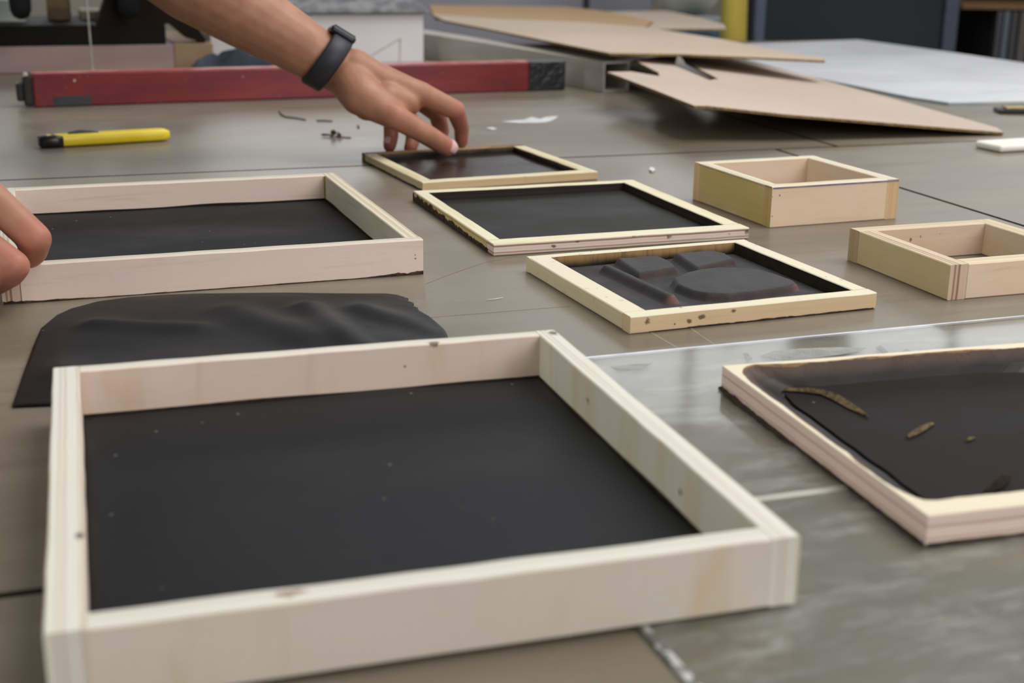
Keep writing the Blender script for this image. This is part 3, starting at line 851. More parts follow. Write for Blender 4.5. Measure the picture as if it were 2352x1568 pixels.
flake([(0.2365, 0.6208, 0.0016), (0.2433, 0.6281, 0.0022), (0.2491, 0.6356, 0.0020), (0.2556, 0.6415, 0.0005)], 0.0055, M_FLK2, 'dark curled scrap near the front wall of the rounded opening', 'scrap')

# ------------------------------------------------------------------ loose leather offcut
def polyline(P, s):
    P = [Vector(p) for p in P]
    L = [0]
    for i in range(len(P) - 1):
        L.append(L[-1] + (P[i + 1] - P[i]).length)
    d = s * L[-1]
    for i in range(len(P) - 1):
        if d <= L[i + 1] or i == len(P) - 2:
            t = (d - L[i]) / (L[i + 1] - L[i])
            return P[i].lerp(P[i + 1], t)
EL = [(-0.2900, 0.7397), (-0.2975, 0.7720), (-0.3067, 0.8105), (-0.3175, 0.8560), (-0.3262, 0.8968), (-0.3262, 0.9300), (-0.3214, 0.9480)]
EB = [(-0.3214, 0.9480), (-0.3080, 0.9690), (-0.2877, 0.9820), (-0.2650, 0.9890), (-0.2414, 0.9940), (-0.2000, 0.9985), (-0.1595, 1.0010), (-0.0980, 1.0022), (-0.0890, 0.9990), (-0.0790, 0.9890)]
ER = [(-0.0380, 0.8030), (-0.0410, 0.8500), (-0.0444, 0.8917), (-0.0470, 0.9040), (-0.0549, 0.9266), (-0.0600, 0.9400), (-0.0690, 0.9560), (-0.0700, 0.9640), (-0.0750, 0.9680), (-0.0735, 0.9760), (-0.0800, 0.9830), (-0.0790, 0.9890)]
EF = [(-0.2900, 0.7397), (-0.2000, 0.7560), (-0.1000, 0.7850), (-0.0380, 0.8030)]
NX, NY = 110, 70
vs, fs = [], []
def ridge(x, y, ax, ay, bx, by, w, h, e0=0.02):
    p, a, b = Vector((x, y)), Vector((ax, ay)), Vector((bx, by))
    d = seg_d(p, a, b)
    t = (p - a).dot(b - a) / (b - a).dot(b - a)
    return h * math.exp(-(d / w) ** 2)
for j in range(NY + 1):
    for i in range(NX + 1):
        u, v = i / NX, j / NY
        c = polyline(EF, u) * (1 - v) + polyline(EB, u) * v + polyline(EL, v) * (1 - u) + polyline(ER, v) * u
        c -= Vector(EF[0]) * (1 - u) * (1 - v) + Vector(EF[-1]) * u * (1 - v) + Vector(EB[0]) * (1 - u) * v + Vector(EB[-1]) * u * v
        x, y = c
        z = 0.0022
        z += ridge(x, y, -0.150, 0.955, -0.100, 0.86, 0.013, 0.0050)
        z += ridge(x, y, -0.205, 0.950, -0.140, 0.880, 0.018, 0.0042)
        z += ridge(x, y, -0.110, 0.955, -0.055, 0.905, 0.013, 0.0036)
        z += ridge(x, y, -0.290, 0.905, -0.220, 0.900, 0.012, 0.0032)
        z += ridge(x, y, -0.290, 0.800, -0.210, 0.790, 0.020, 0.0030)
        z += 0.0018 * noise.noise(Vector((x * 22, y * 22, 1.5)))
        e = min(u, 1 - u, v * 1.2, (1 - v) * 1.5)
        f = ss(0.0, 0.10, e)
        z = 0.0021 + (max(z, 0.0022) - 0.0021) * (0.25 + 0.75 * f)
        vs.append((x, y, z))
for j in range(NY):
    for i in range(NX):
        a = j * (NX + 1) + i
        fs.append((a, a + 1, a + NX + 2, a + NX + 1))
off = add('leather_offcut', vs, fs, leather('loose_black_leather', (19, 19, 21), (26, 26, 28), 0.46, 0.3, 0.2), smooth=True)
md = off.modifiers.new('thickness', 'SOLIDIFY'); md.thickness = 0.0016; md.offset = -1
tag(off, 'loose wavy black leather offcut lying between the two large plywood frames', 'leather')

# ------------------------------------------------------------------ utility knife
ka, kb = Vector((-0.5969, 1.6944, 0.0000)), Vector((-0.4545, 1.7741, 0.0000))
kyaw = math.atan2((kb - ka).y, (kb - ka).x)
KL = (kb - ka).length
knife = thing('utility_knife', 'yellow snap-off utility knife with black end cap and slider', 'knife', ka, kyaw)
M_YEL = simple('yellow_plastic', (232, 204, 32), (236, 210, 44), 0.35, 0.5, (20, 20, 20))
M_BLK = simple('black_plastic', (20, 20, 22), (28, 28, 30), 0.3, 0.5, (20, 20, 20))
M_DKG = simple('dark_grey_plastic', (48, 50, 54), (58, 60, 64), 0.5, 0.4, (20, 20, 20))
def loft(name, parent, secs, mat, seg=16):
    """secs: (x, y centre, z centre, half width, half height, squareness)"""
    vs, fs = [], []
    for (x, cy, cz, hw, hh, sq) in secs:
        for k in range(seg):
            a = 2 * math.pi * k / seg
            c, s = math.cos(a), math.sin(a)
            vs.append((x, cy + hw * math.copysign(abs(c) ** sq, c), cz + hh * math.copysign(abs(s) ** sq, s)))
    n = len(secs)
    for i in range(n - 1):
        for k in range(seg):
            a, b = i * seg + k, i * seg + (k + 1) % seg
            fs.append((a, b, b + seg, a + seg))
    fs += [tuple(range(seg))[::-1], tuple(range((n - 1) * seg, n * seg))]
    return add(name, vs, fs, mat, parent, smooth=True)
sec = []
NS = 130
for i in range(NS + 1):
    s = i / NS
    x = 0.004 + (KL - 0.004) * s
    hw, hh = 0.0105, 0.0078
    if s > 0.93:
        q = (s - 0.93) / 0.07
        hw *= 1 - 0.35 * q * q; hh *= 1 - 0.45 * q * q
    if s < 0.03:
        hw *= 0.9; hh *= 0.9
    if 0.30 < s < 0.76:
        r = math.sin((s - 0.30) / 0.46 * 22 * 2 * math.pi)
        hw += 0.0006 * r; hh += 0.00025 * r
    sec.append((x, 0, 0.0085 if s < 0.93 else 0.0085, hw, hh, 0.55))
loft('handle', knife, sec, M_YEL, 20)
loft('end_cap', knife, [(-0.001, 0, 0.0082, 0.0085, 0.0058, 0.6), (0.002, 0, 0.0083, 0.0112, 0.0078, 0.6), (0.018, 0, 0.0084, 0.0116, 0.0080, 0.55), (0.027, -0.001, 0.0080, 0.0114, 0.0074, 0.55), (0.0275, -0.001, 0.0078, 0.0100, 0.0066, 0.55)], M_BLK)
loft('slider', knife, [(0.036, 0.001, 0.0160, 0.0050, 0.0012, 0.6), (0.042, 0.001, 0.0166, 0.0056, 0.0020, 0.6), (0.050, 0.001, 0.0172, 0.0056, 0.0028, 0.6), (0.056, 0.001, 0.0170, 0.0056, 0.0026, 0.6), (0.066, 0.001, 0.0164, 0.0055, 0.0018, 0.6), (0.073, 0.001, 0.0160, 0.0048, 0.0010, 0.6)], M_DKG)

# ------------------------------------------------------------------ red level bar
ra, rb = Vector((-0.7351, 2.0795, 0.0000)), Vector((0.0879, 2.4225, 0.0000))
ryaw = math.atan2((rb - ra).y, (rb - ra).x)
RL = (rb - ra).length
red = thing('spirit_level', 'long scuffed red bar with black taped ends lying across the table', 'level', ra, ryaw)
kR = NT('scuffed_red_paint', 0.38, 0.5)
n1 = kR.noise(kR.mapped((5, 30, 30)), 1.0, 5, 0.7); n2 = kR.noise(kR.mapped((120, 120, 120)), 1.0, 3)
c_ = kR.mix(kR.step(n1, 0.35, 0.75), lin((100, 18, 22)), lin((128, 32, 40)))
c_ = kR.mix(kR.math('MULTIPLY', kR.step(n2, 0.66, 0.74), 0.5), c_, lin((170, 130, 126)))
kR.color(c_)
kT = simple('worn_red_edge', (168, 60, 60), (196, 140, 138), 0.45, 0.5, (40, 160, 160), 0.4, 0.7)
bm = bmesh.new(); box(bm, 0, RL - 0.07, 0, 0.030, 0.0005, 0.0512, bev=0.0025, seg=3); from_bm('bar', bm, kR.m, red)
e_ = box_obj('worn_top_edge', (0.001, RL - 0.071, 0.0028, 0.0275, 0.0509, 0.0520), kT, red, bev=0.0004); e_['label'] = 'scuffed pinkish top'
bm = bmesh.new(); box(bm, RL - 0.0705, RL, -0.0012, 0.0312, 0.0003, 0.0522, bev=0.003, seg=3)
kB = NT('black_tape', 0.28, 0.6); nn = kB.noise(kB.mapped((60, 60, 60)), 1.0, 4, 0.6); kB.color(lin((22, 22, 27))); kB.bump(nn, 0.8, 0.003)
from_bm('taped_end', bm, kB.m, red)
bm = bmesh.new(); box(bm, -0.014, 0.0008, 0.001, 0.029, 0.003, 0.048, bev=0.003, seg=2); box(bm, -0.024, -0.013, 0.003, 0.026, 0.010, 0.038, bev=0.003); from_bm('end_stop', bm, M_BLK, red)
m_pl = simple('white_paint_chip', (206, 200, 188), (160, 150, 130), 0.6)
bm = bmesh.new(); box(bm, -0.012, -0.006, 0.001, 0.020, 0.048, 0.0525, bev=0.001); from_bm('worn_corner', bm, m_pl, red)
bm = bmesh.new(); box(bm, 0.028, 0.084, -0.0008, 0.001, 0.0015, 0.0165, bev=0.0004); from_bm('tape_patch', bm, M_DKG, red)
bm = bmesh.new(); box(bm, 0.060, 0.0625, -0.0004, 0.001, 0.038, 0.0415, bev=0.0004); from_bm('rivet', bm, m_pl, red)

# ------------------------------------------------------------------ metal channel and cardboard
ba, bb = Vector((0.1536, 2.3969, 0.0000)), Vector((-0.1736, 2.9624, 0.0000))
byaw = math.atan2((bb - ba).y, (bb - ba).x)
BLN = (bb - ba).length + 0.15
M_ALU = simple('dull_aluminium', (176, 172, 162), (192, 188, 178), 0.45, 0.5, (6, 40, 40), metal=0.25)
chan = thing('metal_channel', 'grey metal box channel on the table propping up the cardboard', 'channel', ba, byaw)
bm = bmesh.new()
H_, W_, T_ = 0.0525, 0.055, 0.0035
box(bm, 0, BLN, -T_, 0, 0.0003, H_, bev=0.0006)
box(bm, 0, BLN, -W_, -W_ + T_, 0.0003, H_, bev=0.0006)
box(bm, 0, BLN, -W_ + T_, -T_, 0.0003, T_)
box(bm, 0, BLN, -W_ + T_, -T_, H_ - T_, H_)
from_bm('tube', bm, M_ALU, chan)
bm = bmesh.new(); box(bm, 0.02, BLN, -W_ - 0.010, -W_, 0.0003, 0.006, bev=0.0005); from_bm('flange', bm, M_ALU, chan)

def cardboard_mat(name, c1, c2):
    k = NT(name, 0.85, 0.15)
    n = k.noise(k.mapped((3, 3, 3)), 1.0, 3)
    n2 = k.noise(k.mapped((90, 30, 90), rot=(0, 0, 0.4)), 1.0, 3)
    c = k.mix(k.step(n, 0.35, 0.7), lin(c1), lin(c2))
    c = k.mix(k.step(n2, 0.5, 0.8, 0, 0.18), c, lin((150, 126, 98)))
    k.color(c)
    return k.m
M_CB = cardboard_mat('cardboard', (184, 168, 154), (192, 176, 162))
M_CB2 = cardboard_mat('cardboard_tan', (184, 167, 149), (191, 175, 157))
M_CB3 = cardboard_mat('cardboard_brown', (176, 146, 112), (184, 154, 120))
M_CBE = simple('cardboard_edge', (146, 120, 84), (110, 90, 62), 0.9, 0.1, (220, 220, 220))
low = slab3('cardboard_sheet', [(0.1433, 2.1470, 0.0599), (0.1975, 1.9629, 0.0542), (0.2388, 1.8119, 0.0498), (0.2581, 1.8294, 0.0479), (0.3623, 1.8357, 0.0375), (0.6944, 1.9268, 0.0045), (0.7042, 1.9829, 0.0036), (0.6084, 2.3120, 0.0137), (0.5334, 2.5255, 0.0216), (0.4664, 2.6527, 0.0285), (0.4126, 2.8088, 0.0341),
                                (0.3216, 2.7004, 0.0431), (0.3105, 2.5075, 0.0438), (0.3327, 2.2491, 0.0412), (0.3127, 2.2078, 0.0431), (0.2782, 2.4042, 0.0469), (0.3165, 2.6938, 0.0436), (0.2077, 2.4313, 0.0540), (0.2328, 2.2413, 0.0511), (0.2283, 2.1754, 0.0515), (0.1853, 2.2014, 0.0558)], (0.0994, -0.0017, 0.9950), 0.0036, M_CB, M_CBE)
tag(low, 'lowest cardboard sheet, notched at its left end, one corner touching the table', 'cardboard', 'cardboard sheets')
up1 = slab3('cardboard_sheet', [(-0.1626, 3.1135, 0.0740), (-0.0696, 2.9093, 0.0728), (0.0532, 2.6213, 0.0713), (0.1608, 2.3688, 0.0700), (0.2848, 2.4043, 0.0672), (0.3899, 2.3951, 0.0649), (0.5338, 2.3764, 0.0619), (0.5447, 2.4332, 0.0615), (0.4936, 2.5422, 0.0621), (0.4223, 2.8261, 0.0625), (0.2900, 3.1393, 0.0641), (0.1467, 3.2492, 0.0668), (-0.0370, 3.2405, 0.0708), (-0.2065, 3.3509, 0.0740)], (0.0216, 0.0040, 0.9998), 0.0040, M_CB2, M_CBE)
tag(up1, 'long tan cardboard sheet tilted over the metal channel, above the notched sheet', 'cardboard', 'cardboard sheets')
up2 = slab3('cardboard_sheet', [(-0.1917, 3.2764, 0.0685), (0.0635, 3.1616, 0.0634), (0.2956, 3.1987, 0.0583), (0.3443, 3.4960, 0.0560), (0.2587, 3.8685, 0.0564), (0.1446, 4.0775, 0.0580), (-0.0828, 3.9623, 0.0634), (-0.2459, 3.8919, 0.0672)], (0.0216, 0.0040, 0.9998), 0.0040, M_CB3, M_CBE)
tag(up2, 'browner cardboard sheet showing behind the long tan one, left of the middle', 'cardboard', 'cardboard sheets')
up3 = slab3('cardboard_sheet', [(0.1991, 3.6554, 0.0530), (0.2996, 3.2406, 0.0525), (0.4334, 3.3297, 0.0493), (0.5110, 3.3723, 0.0474), (0.5339, 3.5732, 0.0461), (0.5044, 3.8894, 0.0455), (0.4491, 4.1758, 0.0455), (0.2677, 4.0035, 0.0501)], (0.0216, 0.0040, 0.9998), 0.0040, M_CB, M_CBE)
tag(up3, 'pale cardboard sheet at the back beneath the white bag', 'cardboard', 'cardboard sheets')

# ------------------------------------------------------------------ white laminated board at the far right
M_WB = NT('bluish_white_film', 0.3, 0.5)
a_ = M_WB.noise(M_WB.mapped((3, 4, 3)), 1.0, 5, 0.65); b_ = M_WB.noise(M_WB.mapped((8, 20, 8)), 1.0, 4, 0.6)
c_ = M_WB.mix(M_WB.step(a_, 0.3, 0.7), lin((208, 208, 213)), lin((228, 228, 231)))
c_ = M_WB.mix(M_WB.step(b_, 0.55, 0.8, 0, 0.45), c_, lin((150, 150, 146)))
M_WB.color(c_)
M_WBE = simple('blue_green_edge', (150, 172, 182), (186, 188, 184), 0.5, 0.4, (12, 12, 12))
tag(prism('white_board', [(0.4903, 3.4210), (0.9054, 3.6662), (1.0211, 3.3551), (1.1218, 3.0395), (1.1733, 2.6096), (1.0701, 2.3722), (0.8603, 2.3098), (0.7231, 2.2755), (0.6788, 2.3512), (0.6405, 2.4679), (0.5679, 2.6894), (0.4982, 3.0603), (0.4825, 3.2901)], 0.0005, 0.005, M_WB.m, None, side=M_WBE), 'large bluish white board lying flat at the far right of the table', 'board')

# ------------------------------------------------------------------ white box and blanket behind the wrist
M_WHITE = simple('white_foamboard', (208, 204, 206), (216, 213, 214), 0.7, 0.3, (3, 3, 3))
wa, wb = Vector((-0.5191, 2.8000, 0.0099)), Vector((-0.1948, 2.9000, 0.0053))
wyaw = math.atan2((wb - wa).y, (wb - wa).x); WL = (Vector((wb.x, wb.y)) - Vector((wa.x, wa.y))).length
wbx = thing('white_box', 'white box with faint grey lines standing behind the red bar', 'box', (wa.x, wa.y, 0), wyaw)
bm = bmesh.new(); box(bm, -0.10, WL, 0, 0.32, 0.0005, 0.100, bev=0.0015); from_bm('carton', bm, M_WHITE, wbx)
M_GREY_LINE = simple('grey_line', (170, 164, 160), (184, 178, 172), 0.8)
def line_on(px0, pz0, px1, pz1, w=0.004):  # thin grey strip on the carton's front face
    d = Vector((px1 - px0, 0, pz1 - pz0)); q = Vector((-d.z, 0, d.x)).normalized() * w / 2
    p0, p1 = Vector((px0, -0.0004, pz0)), Vector((px1, -0.0004, pz1))
    vs = [p0 - q, p1 - q, p1 + q, p0 + q]
    vs = vs + [v + Vector((0, 0.0012, 0)) for v in vs]
    add('drawn_line', vs, [(0, 1, 2, 3), (7, 6, 5, 4), (0, 4, 5, 1), (1, 5, 6, 2), (2, 6, 7, 3), (3, 7, 4, 0)], M_GREY_LINE, wbx)
line_on(WL - 0.130, 0.006, WL - 0.050, 0.050, 0.003)
line_on(WL - 0.050, 0.050, WL - 0.052, 0.003, 0.004)
# blanket: folded, lumpy
vs, fs = [], []
NX, NY = 60, 30
for j in range(NY + 1):
    for i in range(NX + 1):
        x = -0.12 + (WL + 0.135) * i / NX; y = -0.012 + 0.33 * j / NY
        e = min(i, NX - i) / 6; f = min(j, NY - j) / 5
        edge = min(1.0, e) ** 0.5 * min(1.0, f) ** 0.5
        vs.append((x, y, 0.1022 + 0.030 * edge + 0.012 * edge * noise.noise(Vector((x * 18, y * 18, 0)))))
for j in range(NY):
    for i in range(NX):
        a = j * (NX + 1) + i
        fs.append((a, a + 1, a + NX + 2, a + NX + 1))
nb = len(vs)
for j in (0, NY):
    pass
bl = add('folded_blanket', vs, fs, simple('grey_quilt', (104, 104, 108), (140, 140, 142), 0.9, 0.1, (30, 30, 30), bump=0.6), None, (wa.x, wa.y, 0), wyaw, smooth=True)
md = bl.modifiers.new('thickness', 'SOLIDIFY'); md.thickness = 0.0014; md.offset = 1
tag(bl, 'lumpy dark grey quilted blanket folded on top of the white box', 'blanket')

# crumpled dark blue cloth left of the white box
vs, fs = [], []
cb0 = Vector((-0.6317, 2.5200, 0.0227))
NX, NY = 56, 26
for j in range(NY + 1):
    for i in range(NX + 1):
        u, v = i / NX, j / NY
        x = 0.20 * u + 0.02 * v; y = 0.11 * v + 0.07 * u
        e = ss(0, 0.2, min(u * 0.8, 1 - u, v, 1 - v))
        r = abs(noise.noise(Vector((x * 26, y * 26, 4.4))))
        z = 0.0026 + e * (0.016 + 0.026 * u + 0.030 * (1 - r * 2.2) * (0.4 + u * 0.6))
        vs.append((cb0.x + x, cb0.y + y, max(0.0024, z)))
for j in range(NY):
    for i in range(NX):
        a = j * (NX + 1) + i
        fs.append((a, a + 1, a + NX + 2, a + NX + 1))
cl = add('crumpled_cloth', vs, fs, simple('dark_blue_grey_cloth', (46, 54, 64), (92, 104, 116), 0.7, 0.3, (18, 18, 18), 0.4, 0.75, bump=0.3), smooth=True)
md = cl.modifiers.new('thickness', 'SOLIDIFY'); md.thickness = 0.0018; md.offset = -1
tag(cl, 'crumpled dark blue-grey cloth behind the red bar under the forearm', 'cloth')

# ------------------------------------------------------------------ dark machine at the far left
pa = Vector((-1.0047, 2.5373, 0.0000)); pyaw = R(20.0)
mach = thing('bench_press', 'dark bench machine with rounded black knobs on a pinkish wooden base', 'machine', pa, pyaw)
M_PINK = simple('pinkish_board', (146, 124, 120), (156, 134, 128), 0.6, 0.4, (4, 30, 30))
M_BROWN = simple('brown_board', (150, 124, 98), (134, 108, 84), 0.7, 0.3, (12, 12, 12))
M_DARK = simple('blackened_metal', (11, 10, 9), (17, 15, 13), 0.6, 0.15, (10, 10, 10))
M_RUST = simple('dark_brown_panel', (18, 12, 8), (34, 22, 13), 0.7, 0.15, (10, 10, 10))
box_obj('base', (-0.10, 0.365, 0, 0.34, 0.0006, 0.0500), M_PINK, mach, bev=0.002)
box_obj('base_end', (0.3655, 0.440, 0.0, 0.34, 0.0006, 0.0510), M_BROWN, mach, bev=0.002)
box_obj('black_bed', (-0.10, 0.352, 0.004, 0.30, 0.0502, 0.0880), M_DARK, mach, bev=0.002)
bm = bmesh.new()
pv = [(0.225, 0.0881), (0.250, 0.150), (0.262, 0.26), (0.42, 0.26), (0.395, 0.165), (0.402, 0.100), (0.430, 0.0545), (0.420, 0.0520), (0.390, 0.062), (0.360, 0.0881)]
a1 = [bm.verts.new((x, 0.010, z)) for x, z in pv]; a2 = [bm.verts.new((x, 0.060, z)) for x, z in pv]
bm.faces.new(a1); bm.faces.new(a2[::-1])
for i in range(len(pv)):
    bm.faces.new((a1[i], a2[i], a2[(i + 1) % len(pv)], a1[(i + 1) % len(pv)]))
from_bm('side_panel', bm, M_RUST, mach)
box_obj('column', (0.142, 0.186, 0.14, 0.19, 0.0882, 0.30), simple('tan_column', (122, 102, 70), (92, 76, 52), 0.6), mach, bev=0.003)
for kx, r in ((0.092, 0.020), (0.285, 0.021)):
    bm = bmesh.new()
    tube(bm, [(kx, -0.022, 0.26), (kx, -0.022, 0.150), (kx, -0.022, 0.118), (kx, -0.022, 0.106), (kx, -0.022, 0.101)], [r, r, r * 0.95, r * 0.7, r * 0.25], 20)
    from_bm('knob', bm, simple('black_rubber', (18, 20, 24), (24, 26, 30), 0.7, 0.2), mach, smooth=True)
bm = bmesh.new(); box(bm, -0.10, 0.44, -0.045, 0.10, 0.26, 0.30, bev=0.004); from_bm('top_arm', bm, M_DARK, mach)
box_obj('lever', (0.02, 0.115, -0.01, 0.03, 0.135, 0.158), M_DARK, mach, bev=0.006, tilt=(0, -0.25))
# pale papers on the machine bed
tag(box_obj('paper_stack', (-0.05, 0.10, 0.10, 0.26, 0.0885, 0.128), simple('pale_green_paper', (178, 188, 178), (200, 204, 198), 0.7, 0.2, (3, 3, 90)), None, pa, pyaw, bev=0.001), 'pale stack of paper on the bed of the dark machine', 'paper')
tag(box_obj('cardboard_box', (0.205, 0.30, 0.14, 0.28, 0.0885, 0.105), simple('greyish_carton', (150, 142, 126), (166, 158, 140), 0.8), None, pa, pyaw, bev=0.002), 'low beige carton on the bed of the dark machine', 'box')

# ball chain
chn = thing('ball_chain', 'thin silver ball chain hanging down just behind the red bar', 'chain', (-0.7099, 2.3000, 0.0381))
M_CH = simple('chain_metal', (168, 164, 156), (190, 186, 178), 0.35, 0.6, metal=0.5)
c1 = Vector((-0.7114, 2.3000, 0.1585)); c0 = Vector((-0.7099, 2.3000, 0.0381))
topz = c1.z + (c1.z - c0.z) * 4
bm = bmesh.new()
d_ = (c1 - c0); total = int(d_.length * 3.2 / 0.0042)
for i in range(total):
    p = d_.normalized() * (0.0042 * i)
    bmesh.ops.create_icosphere(bm, subdivisions=1, radius=0.0021, matrix=Matrix.Translation(p))
tube(bm, [(0, 0, 0), d_.normalized() * (0.0042 * total)], 0.0006, 5)
oc = from_bm('balls', bm, M_CH, chn, smooth=True); oc['kind'] = 'stuff'
bm = bmesh.new(); bmesh.ops.create_icosphere(bm, subdivisions=2, radius=0.006, matrix=Matrix.Translation((0, 0, -0.007))); from_bm('bell_pull', bm, M_CH, chn, smooth=True)
lp = d_.normalized() * (0.0042 * total) + c0

# hanging lamp that the chain belongs to (above the frame)
lamp = thing('ceiling_lamp', 'long white strip lamp hanging above the left of the table', 'lamp', lp, TY)
M_LW = simple('white_enamel', (220, 220, 216), (226, 226, 222), 0.4)
box_obj('housing', (-0.55, 0.55, -0.07, 0.07, 0.001, 0.05), M_LW, lamp, bev=0.006)
for s in (-0.035, 0.035):
    tube_obj('tube', [(-0.5, s, -0.012), (0.5, s, -0.012)], 0.0125, M_LW, lamp, 12)
for s in (-0.45, 0.45):
    tube_obj('cable', [(s, 0, 0.05), (s, 0, 1.6)], 0.003, M_DKG, lamp, 6)

# ------------------------------------------------------------------ things far behind the table
M_LOCK = simple('grey_locker', (150, 148, 158), (160, 158, 166), 0.5, 0.4, (2, 2, 2))
lk0, lk1 = Vector((-0.4182, 5.2000, -0.0165)), Vector((0.5102, 5.2000, -0.0038))
lock = thing('grey_locker', 'pale grey metal locker against the back behind the cardboard', 'locker', (lk0.x, 5.2, -0.9), 0)
LW = lk1.x - lk0.x
split = Vector((0.2595, 5.2000, -0.0072)).x - lk0.x
box_obj('body', (0, LW, 0.02, 0.5, 0, 1.8), M_LOCK, lock, bev=0.004)
box_obj('door', (0.006, split - 0.012, 0, 0.02, 0.05, 1.75), M_LOCK, lock, bev=0.003)
box_obj('door', (split + 0.012, LW - 0.006, 0, 0.02, 0.05, 1.75), M_LOCK, lock, bev=0.003)
box_obj('gap_strip', (split - 0.0125, split + 0.0125, 0.004, 0.021, 0.05, 1.75), M_DKG, lock, bev=0)

wx0, wx1 = Vector((0.4302, 4.5000, 0.0329)), Vector((0.6795, 4.5000, 0.0116))
bag = bmesh.new()
bw = (wx1.x - wx0.x) / 2
bmesh.ops.create_uvsphere(bag, u_segments=28, v_segments=18, radius=1.0)
for v in bag.verts:
    q = v.co.copy()
    r = 1 + 0.10 * noise.noise(q * 2.2)
    sx = math.copysign(abs(q.x) ** 0.7, q.x); sz = math.copysign(abs(q.z) ** 0.7, q.z)
    v.co = Vector((sx * bw * r, q.y * 0.14 * r, sz * 0.22 * r))
bz = wx1.z + 0.222
bago = from_bm('white_bag', bag, simple('white_plastic_bag', (206, 202, 190), (218, 214, 204), 0.6, 0.3, (6, 6, 6), bump=0.4), None, ((wx0.x + wx1.x) / 2, 4.5, bz), smooth=True)
tag(bago, 'soft white bag standing beyond the table behind the cardboard', 'bag')
tag(box_obj('blue_bin', (wx0.x + 0.02, wx1.x + 0.005, 4.36, 4.66, -0.9, wx1.z - 0.008), simple('blue_plastic', (74, 108, 128), (66, 98, 118), 0.5), bev=0.006), 'blue bin beneath the white bag beyond the table', 'bin')

yx0, yx1 = Vector((0.6097, 4.1500, 0.0542)), Vector((0.6876, 4.1500, 0.0553))
bm = bmesh.new()
cx = (yx0.x + yx1.x) / 2; rr = (yx1.x - yx0.x) / 2
tube(bm, [(cx, 4.15, -0.9), (cx, 4.15, -0.4), (cx + 0.004, 4.15, -0.1), (cx - 0.003, 4.15, 0.2), (cx, 4.15, 0.6), (cx, 4.15, 0.62)], [rr, rr, rr * 1.04, rr * 0.97, rr, rr * 0.3], 24)
tag(from_bm('yellow_roll', bm, simple('yellow_vinyl', (190, 172, 78), (176, 156, 64), 0.6, 0.3, (10, 10, 3)), smooth=True), 'upright yellow roll beside the dark steel cabinet', 'roll')

cx0, cx1 = Vector((0.7732, 4.5000, -0.0175)), Vector((1.4325, 4.5000, -0.0085))
CW = cx1.x - cx0.x
cab = thing('steel_cabinet', 'dark steel cabinet with blue-grey corner posts behind the white board', 'cabinet', (cx0.x, 4.5, -0.9), 0)
box_obj('panel', (0.02, CW - 0.02, 0.02, 0.60, 0.04, 1.55), M_STEEL_DK, cab, bev=0.003)
pw = Vector((0.8071, 4.5000, -0.0170)).x - cx0.x
pw2 = CW - (Vector((1.3874, 4.5000, -0.0091)).x - cx0.x)
box_obj('post', (0, pw, 0, 0.05, 0, 1.6), M_STEEL_BL, cab, bev=0.003)
box_obj('post', (CW - pw2, CW, 0, 0.05, 0, 1.6), simple('painted_steel_post', (60, 66, 80), (66, 72, 86), 0.5), cab, bev=0.003)
box_obj('rail', (pw, CW - pw2, 0.001, 0.02, 0.20, 0.24), M_STEEL_DK, cab, bev=0.002)
tag(box_obj('black_column', (Vector((0.8096, 4.9000, -0.0435)).x, Vector((0.8527, 4.9000, -0.0429)).x, 4.9, 5.0, -0.9, 1.2), M_DARK, bev=0.003), 'black upright between the yellow roll and the steel cabinet', 'column')

sx0 = Vector((1.5023, 4.7000, -0.0496)).x
sh = thing('storage_rack', 'dark rack with grey upright slats at the upper right corner', 'rack', (sx0, 4.7, -0.9), 0)
box_obj('back', (0, 0.9, 0.3, 0.34, 0.02, 1.6), M_DARK, sh, bev=0.002)
for (xa, xb, c) in [(1.6263, 1.6470, (62, 62, 66)), (1.6514, 1.6706, (92, 96, 108)), (1.6765, 1.6987, (60, 60, 62)), (1.7060, 1.7356, (84, 80, 78))]:
    box_obj('upright', (xa - sx0, xb - sx0, 0.0, 0.04, 0.0, 0.93), simple('rack_upright', c, None, 0.5), sh, bev=0.002)
box_obj('shelf', (0, 0.9, 0.0, 0.30, 0.935, 0.955), simple('rack_shelf', (110, 80, 48), (120, 90, 56), 0.6), sh, bev=0.002)
box_obj('plinth', (0, 0.9, 0.0, 0.34, 0.0, 0.02), M_DARK, sh, bev=0.001)
wall_c = M_WALL

# ------------------------------------------------------------------ small things on the table
M_WIRE = simple('dark_wire', (84, 80, 74), (100, 96, 88), 0.5, metal=0.3)
def wire(pts, r, mat, label, cat='wire', name='bent_wire', group=None):
    o = tube_obj(name, [(x, y, r + 0.0003) for (x, y, z) in pts], r, mat, None, 6)
    return tag(o, label, cat, group)
wire([(-0.3603, 2.0736, 0.0000), (-0.3504, 2.0341, 0.0000), (-0.3406, 2.0105, 0.0000), (-0.3225, 1.9979, 0.0000), (-0.3058, 1.9806, 0.0000)], 0.0011, M_WIRE, 'longer bent grey wire offcut lying behind the hand with the watch')
wire([(-0.2888, 1.9730, 0.0000), (-0.2776, 1.9741, 0.0000), (-0.2657, 1.9707, 0.0000)], 0.0011, M_WIRE, 'short straight grey wire offcut right of the bent one')
M_SCR = simple('screw_steel', (150, 152, 160), (90, 88, 86), 0.35, 0.6, (90, 90, 90), metal=0.6)
M_BRS = simple('rusty_brown', (120, 84, 48), (80, 56, 34), 0.5, 0.4)
